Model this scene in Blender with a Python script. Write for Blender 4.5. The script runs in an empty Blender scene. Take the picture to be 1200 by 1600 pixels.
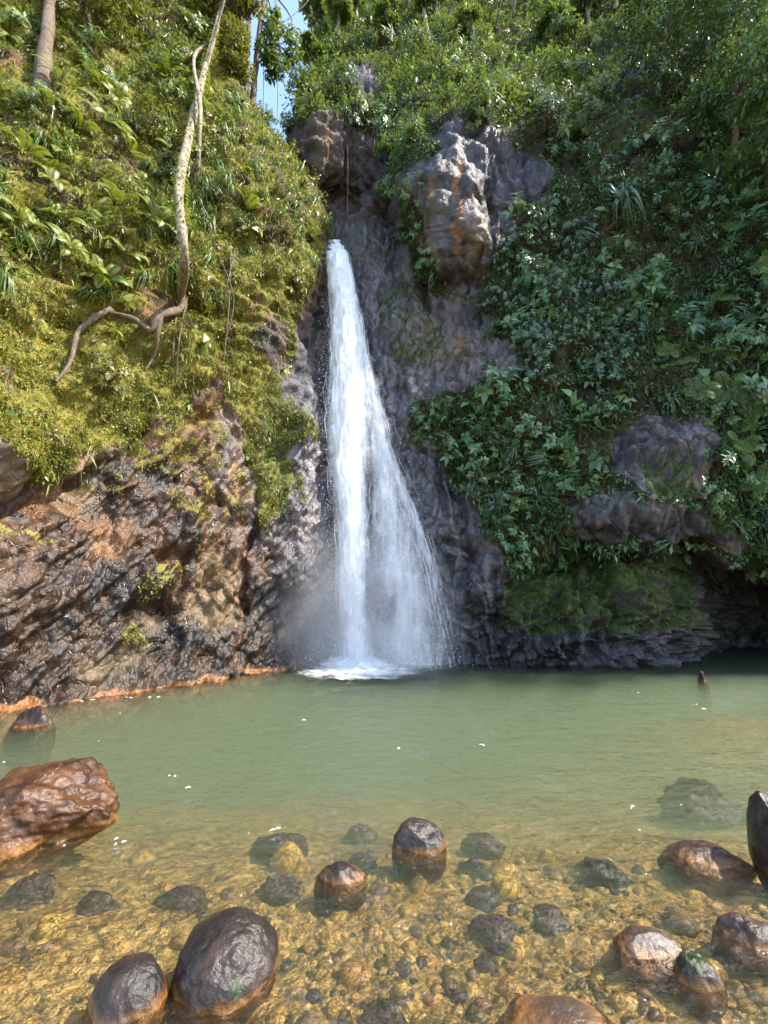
import bpy, bmesh, math, random
import numpy as np
from mathutils import Vector, Matrix, Quaternion

random.seed(11)
rng = np.random.default_rng(11)
scene = bpy.context.scene
col = scene.collection

# ------------------------------------------------------------------ camera
FPX, PITCH, CAMH = 700.0, math.radians(11.3), 1.6      # focal length in pixels of a 1200 x 1600 frame
cam_data = bpy.data.cameras.new('camera')
cam_data.sensor_fit = 'VERTICAL'
cam_data.sensor_height = 24.0
cam_data.lens = 24.0 * FPX / 1600.0
cam_data.clip_start = 0.05
cam_data.clip_end = 600.0
cam = bpy.data.objects.new('camera', cam_data)
cam.location = (0, 0, CAMH)
cam.rotation_euler = (math.pi / 2 + PITCH, 0, 0)
col.objects.link(cam)
scene.camera = cam

# ------------------------------------------------------------------ sky, sun, exposure
TO_SUN = Vector((0.80, -0.14, 0.98)).normalized()
world = bpy.data.worlds.new('World')
scene.world = world
world.use_nodes = True
wn = world.node_tree
wn.nodes.clear()
sky = wn.nodes.new('ShaderNodeTexSky')
sky.sky_type = 'NISHITA'
sky.sun_disc = False
sky.sun_elevation = math.asin(TO_SUN.z)
sky.sun_rotation = math.atan2(TO_SUN.x, TO_SUN.y)
bg = wn.nodes.new('ShaderNodeBackground')
bg.inputs['Strength'].default_value = 0.15
wo = wn.nodes.new('ShaderNodeOutputWorld')
wn.links.new(sky.outputs[0], bg.inputs[0])
wn.links.new(bg.outputs[0], wo.inputs[0])

sun_data = bpy.data.lights.new('sun', 'SUN')
sun_data.energy = 3.2
sun_data.angle = math.radians(0.6)
sun_data.color = (1.0, 0.93, 0.80)
sun = bpy.data.objects.new('sun', sun_data)
sun.rotation_euler = (-TO_SUN).to_track_quat('-Z', 'Y').to_euler()
sun.location = (20, -5, 40)
col.objects.link(sun)

scene.view_settings.view_transform = 'Standard'
scene.view_settings.look = 'None'
scene.view_settings.gamma = 1.0
scene.view_settings.use_curve_mapping = False
scene.view_settings.exposure = 2.0
scene.cycles.use_denoising = True
scene.cycles.max_bounces = 6
scene.cycles.diffuse_bounces = 3
scene.cycles.glossy_bounces = 2
scene.cycles.transmission_bounces = 3
scene.cycles.volume_bounces = 1
scene.cycles.transparent_max_bounces = 24
scene.cycles.caustics_reflective = False
scene.cycles.caustics_refractive = False
scene.cycles.sample_clamp_indirect = 4.0

# ------------------------------------------------------------------ numeric helpers
CT, ST = math.cos(PITCH), math.sin(PITCH)

def P(px, py, D):
    """The point at distance D (metres along the view's ground direction) seen at photo position px, py."""
    cx = (np.asarray(px, float) - 600) / FPX
    cy = (800 - np.asarray(py, float)) / FPX
    t = D / (CT - cy * ST)
    return np.stack(np.broadcast_arrays(t * cx, D + 0 * t, CAMH + t * (ST + cy * CT)), -1)

def Pz(px, D, z):
    k = (z - CAMH) / D
    cy = (k * CT - ST) / (CT + k * ST)
    return P(px, 800 - cy * FPX, D)

def on_water(px, py, z=0.0):
    """The point of the plane at height z seen at photo position px, py."""
    cy = (800 - py) / FPX
    k = (ST + cy * CT) / (CT - cy * ST)
    return P(px, py, (z - CAMH) / k)

def proj(p):
    y, z = p[..., 1], p[..., 2] - CAMH
    f = y * CT + z * ST
    f = np.where(f < 0.05, 0.05, f)
    u = -y * ST + z * CT
    return 600 + FPX * p[..., 0] / f, 800 - FPX * u / f

def _h(ix, iy, iz, seed):
    h = (ix.astype(np.int64) * 374761393 + iy.astype(np.int64) * 668265263 + iz.astype(np.int64) * 2147483647 + seed * 974634777) & 0xFFFFFFFF
    h = ((h ^ (h >> 13)) * 1274126177) & 0xFFFFFFFF
    h = ((h ^ (h >> 16)) * 2246822519) & 0xFFFFFFFF
    return h ^ (h >> 15)

def perlin(p, seed=0):
    i = np.floor(p).astype(np.int64)
    f = p - i
    w = f * f * f * (f * (f * 6 - 15) + 10)
    out = 0
    for dx in (0, 1):
        for dy in (0, 1):
            for dz in (0, 1):
                h = _h(i[..., 0] + dx, i[..., 1] + dy, i[..., 2] + dz, seed)
                g = ((h & 1023) / 511.5 - 1) * (f[..., 0] - dx) + (((h >> 10) & 1023) / 511.5 - 1) * (f[..., 1] - dy) + (((h >> 20) & 1023) / 511.5 - 1) * (f[..., 2] - dz)
                ww = (w[..., 0] if dx else 1 - w[..., 0]) * (w[..., 1] if dy else 1 - w[..., 1]) * (w[..., 2] if dz else 1 - w[..., 2])
                out = out + g * ww
    return out

def fbm(p, octv=5, seed=0, gain=0.5, ridged=False):
    a, s, o = 1.0, 1.0, 0
    for k in range(octv):
        n = perlin(p * s + 17.3 * k, seed + k)
        o = o + a * ((0.5 - np.abs(n) * 2) if ridged else n)
        a *= gain
        s *= 2.03
    return o

def worley(p, seed=0):
    i = np.floor(p).astype(np.int64)
    f = p - i
    f1 = np.full(p.shape[:-1], 9.0)
    f2 = f1.copy()
    cid = np.zeros(p.shape[:-1])
    for dx in (-1, 0, 1):
        for dy in (-1, 0, 1):
            for dz in (-1, 0, 1):
                h = _h(i[..., 0] + dx, i[..., 1] + dy, i[..., 2] + dz, seed)
                d = np.sqrt((dx + (h & 1023) / 1023 - f[..., 0]) ** 2 + (dy + ((h >> 10) & 1023) / 1023 - f[..., 1]) ** 2 + (dz + ((h >> 20) & 1023) / 1023 - f[..., 2]) ** 2)
                near = d < f1
                f2 = np.where(near, f1, np.minimum(f2, d))
                cid = np.where(near, (h >> 5) % 997 / 997.0, cid)
                f1 = np.where(near, d, f1)
    return f1, f2, cid

def inside(poly, x, y):
    x, y = np.asarray(x, float), np.asarray(y, float)
    r = np.zeros(x.shape, bool)
    n = len(poly)
    for k in range(n):
        x0, y0 = poly[k]
        x1, y1 = poly[(k + 1) % n]
        if y0 == y1:
            continue
        c = ((y0 > y) != (y1 > y)) & (x < (x1 - x0) * (y - y0) / (y1 - y0) + x0)
        r ^= c
    return r

def seg_dist(line, x, y):
    d = np.full(np.shape(x), 1e9)
    for (x0, y0), (x1, y1) in zip(line[:-1], line[1:]):
        vx, vy = x1 - x0, y1 - y0
        t = np.clip(((x - x0) * vx + (y - y0) * vy) / (vx * vx + vy * vy), 0, 1)
        d = np.minimum(d, np.hypot(x - x0 - t * vx, y - y0 - t * vy))
    return d

def smooth(a, b, x):
    t = np.clip((x - a) / (b - a), 0, 1)
    return t * t * (3 - 2 * t)

def catmull(ctrl, nr, nc):
    """Bicubic sheet through a grid of control points."""
    def along(c, n):
        m = c.shape[0]
        t = np.linspace(0, m - 1, n)
        i = np.clip(t.astype(int), 0, m - 2)
        f = (t - i)[:, None, None]
        p0, p1, p2, p3 = c[np.maximum(i - 1, 0)], c[i], c[i + 1], c[np.minimum(i + 2, m - 1)]
        return 0.5 * (2 * p1 + (p2 - p0) * f + (2 * p0 - 5 * p1 + 4 * p2 - p3) * f ** 2 + (3 * p1 - 3 * p2 + p3 - p0) * f ** 3)
    a = along(ctrl, nr)
    return along(a.transpose(1, 0, 2), nc).transpose(1, 0, 2)

def unit(v):
    return v / np.maximum(np.linalg.norm(v, axis=-1, keepdims=True), 1e-9)

def grid_normals(g):
    du, dv = np.gradient(g, axis=1), np.gradient(g, axis=0)
    return unit(np.cross(du, dv)), du, dv

# ------------------------------------------------------------------ mesh helpers
def mesh(name, verts, faces, mats=(), smooth_shade=True, attrs=None, mat_index=None, uv=None):
    """verts (n,3); faces an (m,k) array or a list of such arrays."""
    verts = np.asarray(verts, np.float32).reshape(-1, 3)
    blocks = [np.asarray(f, np.int32) for f in (faces if isinstance(faces, list) else [faces])]
    loops = np.concatenate([b.ravel() for b in blocks])
    totals = np.concatenate([np.full(len(b), b.shape[1], np.int32) for b in blocks])
    starts = np.concatenate([[0], np.cumsum(totals)[:-1]]).astype(np.int32)
    me = bpy.data.meshes.new(name)
    me.vertices.add(len(verts))
    me.vertices.foreach_set('co', verts.ravel())
    me.loops.add(len(loops))
    me.loops.foreach_set('vertex_index', loops)
    me.polygons.add(len(totals))
    me.polygons.foreach_set('loop_start', starts)
    me.polygons.foreach_set('loop_total', totals)
    if mat_index is not None:
        me.polygons.foreach_set('material_index', np.asarray(mat_index, np.int32))
    for k, v in (attrs or {}).items():
        a = me.attributes.new(k, 'FLOAT', 'POINT')
        a.data.foreach_set('value', np.asarray(v, np.float32).ravel())
    if uv is not None:
        l = me.uv_layers.new(name='UVMap')
        l.data.foreach_set('uv', np.asarray(uv, np.float32)[loops].ravel())
    for m in mats:
        me.materials.append(m)
    me.update(calc_edges=True)
    if smooth_shade:
        me.polygons.foreach_set('use_smooth', np.ones(len(totals), bool))
    me.validate()
    return me

def obj(name, me, parent=None, label=None, cat=None, group=None, kind=None):
    o = bpy.data.objects.new(name, me)
    col.objects.link(o)
    if parent is not None:
        o.parent = parent
    for k, v in (('label', label), ('category', cat), ('group', group), ('kind', kind)):
        if v:
            o[k] = v
    return o

def grid_faces(nr, nc):
    i = np.arange(nr * nc).reshape(nr, nc)
    return np.stack([i[:-1, :-1], i[:-1, 1:], i[1:, 1:], i[1:, :-1]], -1).reshape(-1, 4)

def tube(points, radii, sides=8, wobble=0.0, seed=0):
    """A tapered tube along a list of points, smoothed with a Catmull-Rom curve."""
    pts = np.asarray(points, float)
    rad = np.asarray(radii, float)
    m = len(pts)
    n = (m - 1) * 6 + 1
    c = catmull(np.concatenate([pts, rad[:, None]], 1)[:, None, :].repeat(2, 1), n, 2)[:, 0]
    p, r = c[:, :3], np.maximum(c[:, 3], 0.001)
    t = unit(np.gradient(p, axis=0))
    ref = np.array([0.31, 0.87, 0.38])
    a = unit(np.cross(t, ref))
    b = np.cross(t, a)
    th = np.linspace(0, 2 * np.pi, sides, endpoint=False)
    ring = a[:, None] * np.cos(th)[None, :, None] + b[:, None] * np.sin(th)[None, :, None]
    v = p[:, None] + ring * r[:, None, None]
    if wobble:
        v = v + ring * (r[:, None] * wobble * perlin(v * (1.2 / max(r.mean(), 0.01)) * 0.5, seed) * 2)[..., None]
    idx = np.arange(n * sides).reshape(n, sides)
    nx = np.roll(idx, -1, 1)
    f = np.stack([idx[:-1], nx[:-1], nx[1:], idx[1:]], -1).reshape(-1, 4)
    return v.reshape(-1, 3), f

def join(parts):
    """[(verts, faces4-or-3)] -> verts, list of face blocks"""
    vs, fs, n = [], [], 0
    for v, f in parts:
        vs.append(v)
        fs.append(np.asarray(f) + n)
        n += len(v)
    return np.concatenate(vs), fs

def leaves(pos, d, nrm, L, W, fold=0.25, droop=0.2, tris=4):
    """Folded leaf blades. d = direction, nrm = facing. Returns verts, tri faces, verts per leaf."""
    n = len(pos)
    L = np.broadcast_to(np.asarray(L, float), (n,))[:, None]
    W = np.broadcast_to(np.asarray(W, float), (n,))[:, None]
    d = unit(d)
    s = unit(np.cross(d, nrm))
    up = np.cross(s, d)
    g = np.array([0, 0, -1.0])
    base = pos
    mid = pos + d * L * 0.45 + g * L * droop * 0.25
    left = mid + s * W * 0.5 + up * W * fold
    right = mid - s * W * 0.5 + up * W * fold
    tip = pos + d * L + g * L * droop
    if tris == 4:
        v = np.stack([base, left, mid, right, tip], 1).reshape(-1, 3)
        k = np.arange(n)[:, None] * 5
        f = np.concatenate([k + np.array(q) for q in ((0, 2, 1), (0, 3, 2), (1, 2, 4), (2, 3, 4))])
        return v, f, 5
    v = np.stack([base, left, right, tip], 1).reshape(-1, 3)
    k = np.arange(n)[:, None] * 4
    f = np.concatenate([k + np.array((0, 3, 1)), k + np.array((0, 2, 3))])
    return v, f, 4

def rand_dirs(n, r=rng):
    return unit(r.normal(size=(n, 3)))

# ------------------------------------------------------------------ materials
def new_mat(name):
    m = bpy.data.materials.new(name)
    m.use_nodes = True
    nt = m.node_tree
    nt.nodes.clear()
    out = nt.nodes.new('ShaderNodeOutputMaterial')
    return m, nt, out

class NT:
    """Small node-building helper."""
    def __init__(self, nt):
        self.nt = nt
    def n(self, t, **kw):
        x = self.nt.nodes.new(t)
        for k, v in kw.items():
            setattr(x, k, v)
        return x
    def put(self, sock, v):
        if isinstance(v, bpy.types.NodeSocket):
            self.nt.links.new(v, sock)
        else:
            sock.default_value = v
    def attr(self, name):
        return self.n('ShaderNodeAttribute', attribute_name=name).outputs['Fac']
    def noise(self, scale, detail=4, rough=0.6, vec=None, dist=0.0):
        x = self.n('ShaderNodeTexNoise')
        x.inputs['Scale'].default_value = scale
        x.inputs['Detail'].default_value = detail
        x.inputs['Roughness'].default_value = rough
        x.inputs['Distortion'].default_value = dist
        if vec is not None:
            self.put(x.inputs['Vector'], vec)
        return x.outputs['Fac']
    def ramp(self, fac, stops, interp='LINEAR'):
        x = self.n('ShaderNodeValToRGB')
        x.color_ramp.interpolation = interp
        e = x.color_ramp.elements
        while len(e) < len(stops):
            e.new(0.5)
        for k, (p, c) in enumerate(stops):
            e[k].position = p
            e[k].color = (c, c, c, 1) if isinstance(c, (int, float)) else tuple(c) + (1,)
        self.put(x.inputs[0], fac)
        return x.outputs[0]
    def mix(self, fac, a, b, mode='MIX'):
        x = self.n('ShaderNodeMix', data_type='RGBA', blend_type=mode)
        self.put(x.inputs[0], fac)
        for s, v in ((x.inputs[6], a), (x.inputs[7], b)):
            self.put(s, v if isinstance(v, bpy.types.NodeSocket) else tuple(v) + (1,))
        return x.outputs[2]
    def math(self, op, a, b=0.0, clamp=False):
        x = self.n('ShaderNodeMath', operation=op, use_clamp=clamp)
        self.put(x.inputs[0], a)
        self.put(x.inputs[1], b)
        return x.outputs[0]
    def pos(self):
        return self.n('ShaderNodeNewGeometry').outputs['Position']
    def scaled(self, vec, s):
        x = self.n('ShaderNodeVectorMath', operation='MULTIPLY')
        self.put(x.inputs[0], vec)
        x.inputs[1].default_value = s
        return x.outputs[0]
    def bump(self, height, strength, dist, normal=None):
        x = self.n('ShaderNodeBump')
        x.inputs['Strength'].default_value = strength
        x.inputs['Distance'].default_value = dist
        self.put(x.inputs['Height'], height)
        if normal is not None:
            self.put(x.inputs['Normal'], normal)
        return x.outputs[0]
    def principled(self, color, rough, normal=None, spec=0.5, coat=None):
        x = self.n('ShaderNodeBsdfPrincipled')
        self.put(x.inputs['Base Color'], color if isinstance(color, bpy.types.NodeSocket) else tuple(color) + (1,))
        self.put(x.inputs['Roughness'], rough)
        x.inputs['Specular IOR Level'].default_value = spec
        if normal is not None:
            self.put(x.inputs['Normal'], normal)
        if coat is not None:
            self.put(x.inputs['Coat Weight'], coat)
            x.inputs['Coat Roughness'].default_value = 0.16
            if normal is not None:
                self.put(x.inputs['Coat Normal'], normal)
        return x.outputs[0]

def cliff_material():
    m, nt, out = new_mat('wet_cliff_rock')
    k = NT(nt)
    tone, moss, orange, wet, tan = k.attr('tone'), k.attr('moss'), k.attr('orange'), k.attr('wet'), k.attr('tan')
    p = k.pos()
    n1 = k.noise(0.8, 6, 0.62, p)
    n2 = k.noise(5.0, 6, 0.65, p)
    n3 = k.noise(26.0, 4, 0.6, p)
    streak = k.noise(1.0, 6, 0.62, k.scaled(p, (2.3, 2.3, 0.42)), 1.1)
    nn = k.math('ADD', k.math('MULTIPLY', n1, 0.5), k.math('MULTIPLY', streak, 0.5))
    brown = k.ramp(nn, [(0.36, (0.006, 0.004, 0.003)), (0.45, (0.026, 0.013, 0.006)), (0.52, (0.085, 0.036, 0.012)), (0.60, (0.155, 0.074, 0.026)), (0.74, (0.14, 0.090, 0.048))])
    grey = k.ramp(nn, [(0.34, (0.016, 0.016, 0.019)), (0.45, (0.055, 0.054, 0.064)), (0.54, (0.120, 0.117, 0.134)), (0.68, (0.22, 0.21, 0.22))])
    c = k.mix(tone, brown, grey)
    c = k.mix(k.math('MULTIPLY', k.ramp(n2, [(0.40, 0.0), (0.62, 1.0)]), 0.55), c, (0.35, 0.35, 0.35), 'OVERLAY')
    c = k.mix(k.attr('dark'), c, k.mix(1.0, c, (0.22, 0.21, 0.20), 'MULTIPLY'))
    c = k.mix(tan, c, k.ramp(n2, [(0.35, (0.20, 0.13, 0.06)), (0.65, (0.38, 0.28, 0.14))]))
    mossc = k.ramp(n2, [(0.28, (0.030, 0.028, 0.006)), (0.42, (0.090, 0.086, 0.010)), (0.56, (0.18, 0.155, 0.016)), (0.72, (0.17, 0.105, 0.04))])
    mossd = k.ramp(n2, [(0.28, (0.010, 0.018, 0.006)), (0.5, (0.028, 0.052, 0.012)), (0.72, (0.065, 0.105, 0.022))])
    mossd = k.mix(k.attr('soil_shade'), mossd, k.ramp(n2, [(0.35, (0.010, 0.011, 0.006)), (0.65, (0.026, 0.026, 0.014))]))  # dark ground under the leaves; shade of the hollows is put into its colour
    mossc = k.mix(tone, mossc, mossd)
    mf = k.math('ADD', moss, k.math('MULTIPLY', k.math('SUBTRACT', n2, 0.5), 1.3))
    mf = k.ramp(mf, [(0.40, 0.0), (0.56, 1.0)])
    c = k.mix(mf, c, mossc)
    orc = k.ramp(n2, [(0.3, (0.075, 0.027, 0.008)), (0.5, (0.21, 0.080, 0.020)), (0.7, (0.31, 0.16, 0.06))])
    c = k.mix(k.ramp(k.math('ADD', orange, k.math('MULTIPLY', k.math('SUBTRACT', n2, 0.5), 0.7)), [(0.35, 0.0), (0.6, 1.0)]), c, orc)
    dry = k.math('SUBTRACT', 1.0, wet)
    rough = k.math('ADD', k.math('MULTIPLY', dry, 0.45), k.math('ADD', 0.27, k.math('MULTIPLY', n3, 0.28)))
    rough = k.math('ADD', rough, k.math('MULTIPLY', mf, 0.35), True)
    h = k.math('ADD', k.math('MULTIPLY', n3, 0.22), n2)
    v = k.n('ShaderNodeTexVoronoi')
    v.inputs['Scale'].default_value = 9.0
    k.put(v.inputs['Vector'], p)
    h = k.math('ADD', h, k.math('MULTIPLY', v.outputs['Distance'], 0.12))
    warp = k.n('ShaderNodeVectorMath', operation='ADD')
    nz = k.n('ShaderNodeTexNoise')
    nz.inputs['Scale'].default_value = 1.7
    nt.links.new(p, nz.inputs['Vector'])
    nt.links.new(k.scaled(nz.outputs['Color'], (0.9, 0.9, 0.9)), warp.inputs[0])
    nt.links.new(k.scaled(p, (1.0, 1.0, 0.6)), warp.inputs[1])
    ck = k.n('ShaderNodeTexVoronoi', feature='DISTANCE_TO_EDGE')
    ck.inputs['Scale'].default_value = 2.6
    nt.links.new(warp.outputs[0], ck.inputs['Vector'])
    h = k.math('ADD', h, k.math('MULTIPLY', k.ramp(ck.outputs['Distance'], [(0.0, 0.0), (0.05, 1.0)]), 0.22))
    h = k.math('ADD', h, k.math('MULTIPLY', streak, 0.9))
    b = k.bump(h, 0.65, 0.10)
    nt.links.new(k.principled(c, rough, b, 0.5, k.math('MULTIPLY', wet, k.math('SUBTRACT', 0.12, k.math('MULTIPLY', mf, 0.11)))), out.inputs[0])
    return m

def boulder_material(name, stops, orange_top=0.06, moss=False):
    m, nt, out = new_mat(name)
    k = NT(nt)
    p = k.pos()
    n1 = k.noise(5.0, 5, 0.6, p)
    n2 = k.noise(30.0, 5, 0.6, p)
    c = k.ramp(n1, stops)
    c = k.mix(k.math('MULTIPLY', n2, 0.35), c, (0.5, 0.45, 0.4), 'OVERLAY')
    z = k.n('ShaderNodeSeparateXYZ')
    nt.links.new(p, z.inputs[0])
    line = k.math('ADD', z.outputs[2], k.math('MULTIPLY', k.math('SUBTRACT', n1, 0.5), 0.12))
    band = k.ramp(k.math('ADD', k.math('MULTIPLY', k.math('ABSOLUTE', k.math('ADD', line, 0.02)), -16.0), 1.0), [(0.1, 0.0), (0.8, 1.0)])
    if orange_top > 0.05:
        band = k.ramp(k.math('ADD', k.math('MULTIPLY', k.math('SUBTRACT', orange_top, line), 14.0), 0.5), [(0.2, 0.0), (0.9, 1.0)])
    c = k.mix(k.math('MULTIPLY', band, 0.45), c, k.ramp(n2, [(0.3, (0.20, 0.075, 0.012)), (0.6, (0.42, 0.19, 0.04))]))
    if moss:
        a = k.attr('moss')
        c = k.mix(k.ramp(k.math('ADD', a, k.math('MULTIPLY', k.math('SUBTRACT', n2, 0.5), 0.8)), [(0.45, 0.0), (0.6, 1.0)]), c, (0.011, 0.022, 0.005))
    b = k.bump(k.math('ADD', n2, k.math('MULTIPLY', n1, 0.5)), 0.6, 0.02)
    nt.links.new(k.principled(c, k.math('ADD', 0.26, k.math('MULTIPLY', n2, 0.38)), b, 0.42, k.math('MULTIPLY', k.ramp(n1, [(0.42, 0.03), (0.62, 0.32)]), k.math('SUBTRACT', 1.0, k.attr('moss') if moss else 0.0, True))), out.inputs[0])
    return m

def stone_material(name, stops):
    """Cobbles: the colour varies from stone to stone."""
    m, nt, out = new_mat(name)
    k = NT(nt)
    oi = k.n('ShaderNodeObjectInfo')
    rnd = oi.outputs['Random']
    p = k.pos()
    n = k.noise(22.0, 4, 0.6, p)
    c = k.ramp(rnd, stops)
    c = k.mix(k.math('MULTIPLY', n, 0.6), c, (0.5, 0.45, 0.38), 'OVERLAY')
    nt.links.new(k.principled(c, 0.55, k.bump(n, 0.4, 0.02), 0.4), out.inputs[0])
    return m

def leaf_material(name, stops, rnd_attr=True, rough=0.42, trans=0.35, warm=1.0):
    m, nt, out = new_mat(name)
    k = NT(nt)
    if rnd_attr:
        r = k.attr('rnd')
        oi = k.n('ShaderNodeObjectInfo')
        r = k.math('ADD', k.math('MULTIPLY', r, 0.7), k.math('MULTIPLY', oi.outputs['Random'], 0.3))
    else:
        r = k.n('ShaderNodeObjectInfo').outputs['Random']
    c = k.ramp(r, stops)
    pb = k.principled(c, rough, None, 0.45)
    tr = k.n('ShaderNodeBsdfTranslucent')
    k.put(tr.inputs[0], k.mix(0.5, c, (0.22 * warm, 0.26, 0.02)))
    mx = k.n('ShaderNodeMixShader')
    mx.inputs[0].default_value = trans
    nt.links.new(pb, mx.inputs[1])
    nt.links.new(tr.outputs[0], mx.inputs[2])
    nt.links.new(mx.outputs[0], out.inputs[0])
    return m

def bark_material(name, stops):
    m, nt, out = new_mat(name)
    k = NT(nt)
    p = k.pos()
    n1 = k.noise(5.0, 6, 0.7, k.scaled(p, (1.0, 1.0, 0.8)), 0.9)
    n2 = k.noise(24.0, 5, 0.65, k.scaled(p, (1.0, 1.0, 0.35)))
    c = k.ramp(k.math('ADD', k.math('MULTIPLY', n1, 0.65), k.math('MULTIPLY', n2, 0.35)), stops)
    nt.links.new(k.principled(c, 0.8, k.bump(n2, 0.7, 0.04), 0.3), out.inputs[0])
    return m

M = {}
M['cliff'] = cliff_material()
M['boulder_dark'] = boulder_material('wet_dark_boulder', [(0.3, (0.007, 0.006, 0.006)), (0.5, (0.018, 0.012, 0.009)), (0.62, (0.036, 0.021, 0.013)), (0.75, (0.055, 0.040, 0.030))], 0.02, True)
M['boulder_orange'] = boulder_material('wet_rusty_boulder', [(0.30, (0.012, 0.008, 0.007)), (0.43, (0.045, 0.018, 0.008)), (0.56, (0.085, 0.034, 0.010)), (0.72, (0.050, 0.030, 0.020))], 0.06, True)
M['boulder_brown'] = boulder_material('wet_brown_boulder', [(0.3, (0.012, 0.008, 0.007)), (0.5, (0.030, 0.018, 0.014)), (0.7, (0.065, 0.044, 0.031))], 0.0, True)
M['stone_ochre'] = stone_material('ochre_stone', [(0.0, (0.27, 0.155, 0.036)), (0.3, (0.36, 0.205, 0.048)), (0.6, (0.43, 0.26, 0.065)), (0.85, (0.36, 0.175, 0.05)), (1.0, (0.48, 0.32, 0.10))])
M['stone_yellow'] = stone_material('yellow_stone', [(0.0, (0.46, 0.29, 0.06)), (0.5, (0.52, 0.34, 0.075)), (1.0, (0.44, 0.24, 0.05))])
M['stone_brown'] = stone_material('brown_stone', [(0.0, (0.12, 0.075, 0.036)), (0.5, (0.17, 0.105, 0.048)), (1.0, (0.15, 0.080, 0.045))])
M['stone_purple'] = stone_material('purple_stone', [(0.0, (0.045, 0.029, 0.026)), (0.5, (0.075, 0.044, 0.038)), (1.0, (0.058, 0.044, 0.034))])
YEL = [(0.0, (0.050, 0.056, 0.007)), (0.35, (0.110, 0.115, 0.012)), (0.7, (0.175, 0.165, 0.016)), (1.0, (0.23, 0.19, 0.035))]
MID = [(0.0, (0.030, 0.060, 0.012)), (0.4, (0.070, 0.128, 0.024)), (0.75, (0.12, 0.185, 0.038)), (1.0, (0.18, 0.22, 0.05))]
DRK = [(0.0, (0.024, 0.064, 0.026)), (0.35, (0.062, 0.140, 0.050)), (0.75, (0.115, 0.225, 0.080)), (1.0, (0.20, 0.30, 0.10))]
BLU = [(0.0, (0.036, 0.080, 0.050)), (0.5, (0.085, 0.160, 0.095)), (1.0, (0.16, 0.25, 0.15))]
M['leaf_yellow'] = leaf_material('yellow_green_leaf', YEL)
M['leaf_mid'] = leaf_material('mid_green_leaf', MID)
M['leaf_dark'] = leaf_material('dark_green_leaf', DRK, rough=0.28, trans=0.22)
M['leaf_blue'] = leaf_material('blue_green_leaf', BLU, rough=0.26, trans=0.2)
M['leaf_slope'] = leaf_material('haze_lightened_leaf', [(0.0, (0.050, 0.095, 0.022)), (0.4, (0.105, 0.175, 0.040)), (0.75, (0.165, 0.235, 0.065)), (1.0, (0.24, 0.29, 0.10))], rough=0.5)  # lighter copy of the mid-green leaf; the slope's bright haze is in the colour
M['leaf_fresh'] = leaf_material('fresh_green_frond', [(0.0, (0.070, 0.130, 0.030)), (0.5, (0.120, 0.210, 0.045)), (1.0, (0.19, 0.28, 0.07))], rough=0.4, trans=0.3)
M['leaf_lime'] = leaf_material('lime_green_frond', [(0.0, (0.080, 0.110, 0.010)), (0.5, (0.165, 0.205, 0.018)), (1.0, (0.26, 0.27, 0.03))], rough=0.42, trans=0.35)
M['thatch'] = leaf_material('dry_hanging_thatch', [(0.0, (0.045, 0.030, 0.014)), (0.5, (0.13, 0.088, 0.036)), (1.0, (0.24, 0.17, 0.08))], rough=0.7, trans=0.15)
M['bark_pale'] = bark_material('pale_bark', [(0.36, (0.05, 0.038, 0.022)), (0.46, (0.16, 0.125, 0.075)), (0.54, (0.30, 0.25, 0.17)), (0.64, (0.42, 0.37, 0.28))])
M['bark_brown'] = bark_material('brown_bark', [(0.35, (0.045, 0.030, 0.018)), (0.5, (0.12, 0.085, 0.055)), (0.68, (0.22, 0.17, 0.115))])

# ------------------------------------------------------------------ the cliffs
# sheet of the sunlit cliff: rows from the pool bed up, columns from beside the camera to the fall
def cliff_sheet(rows, nr, nc):
    ctrl = np.array([[(Pz(px, D, r['z']) if 'z' in r else P(px, r['py'], D)) for px, D in zip(r['px'], r['D'])] for r in rows])
    return catmull(ctrl, nr, nc)

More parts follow.
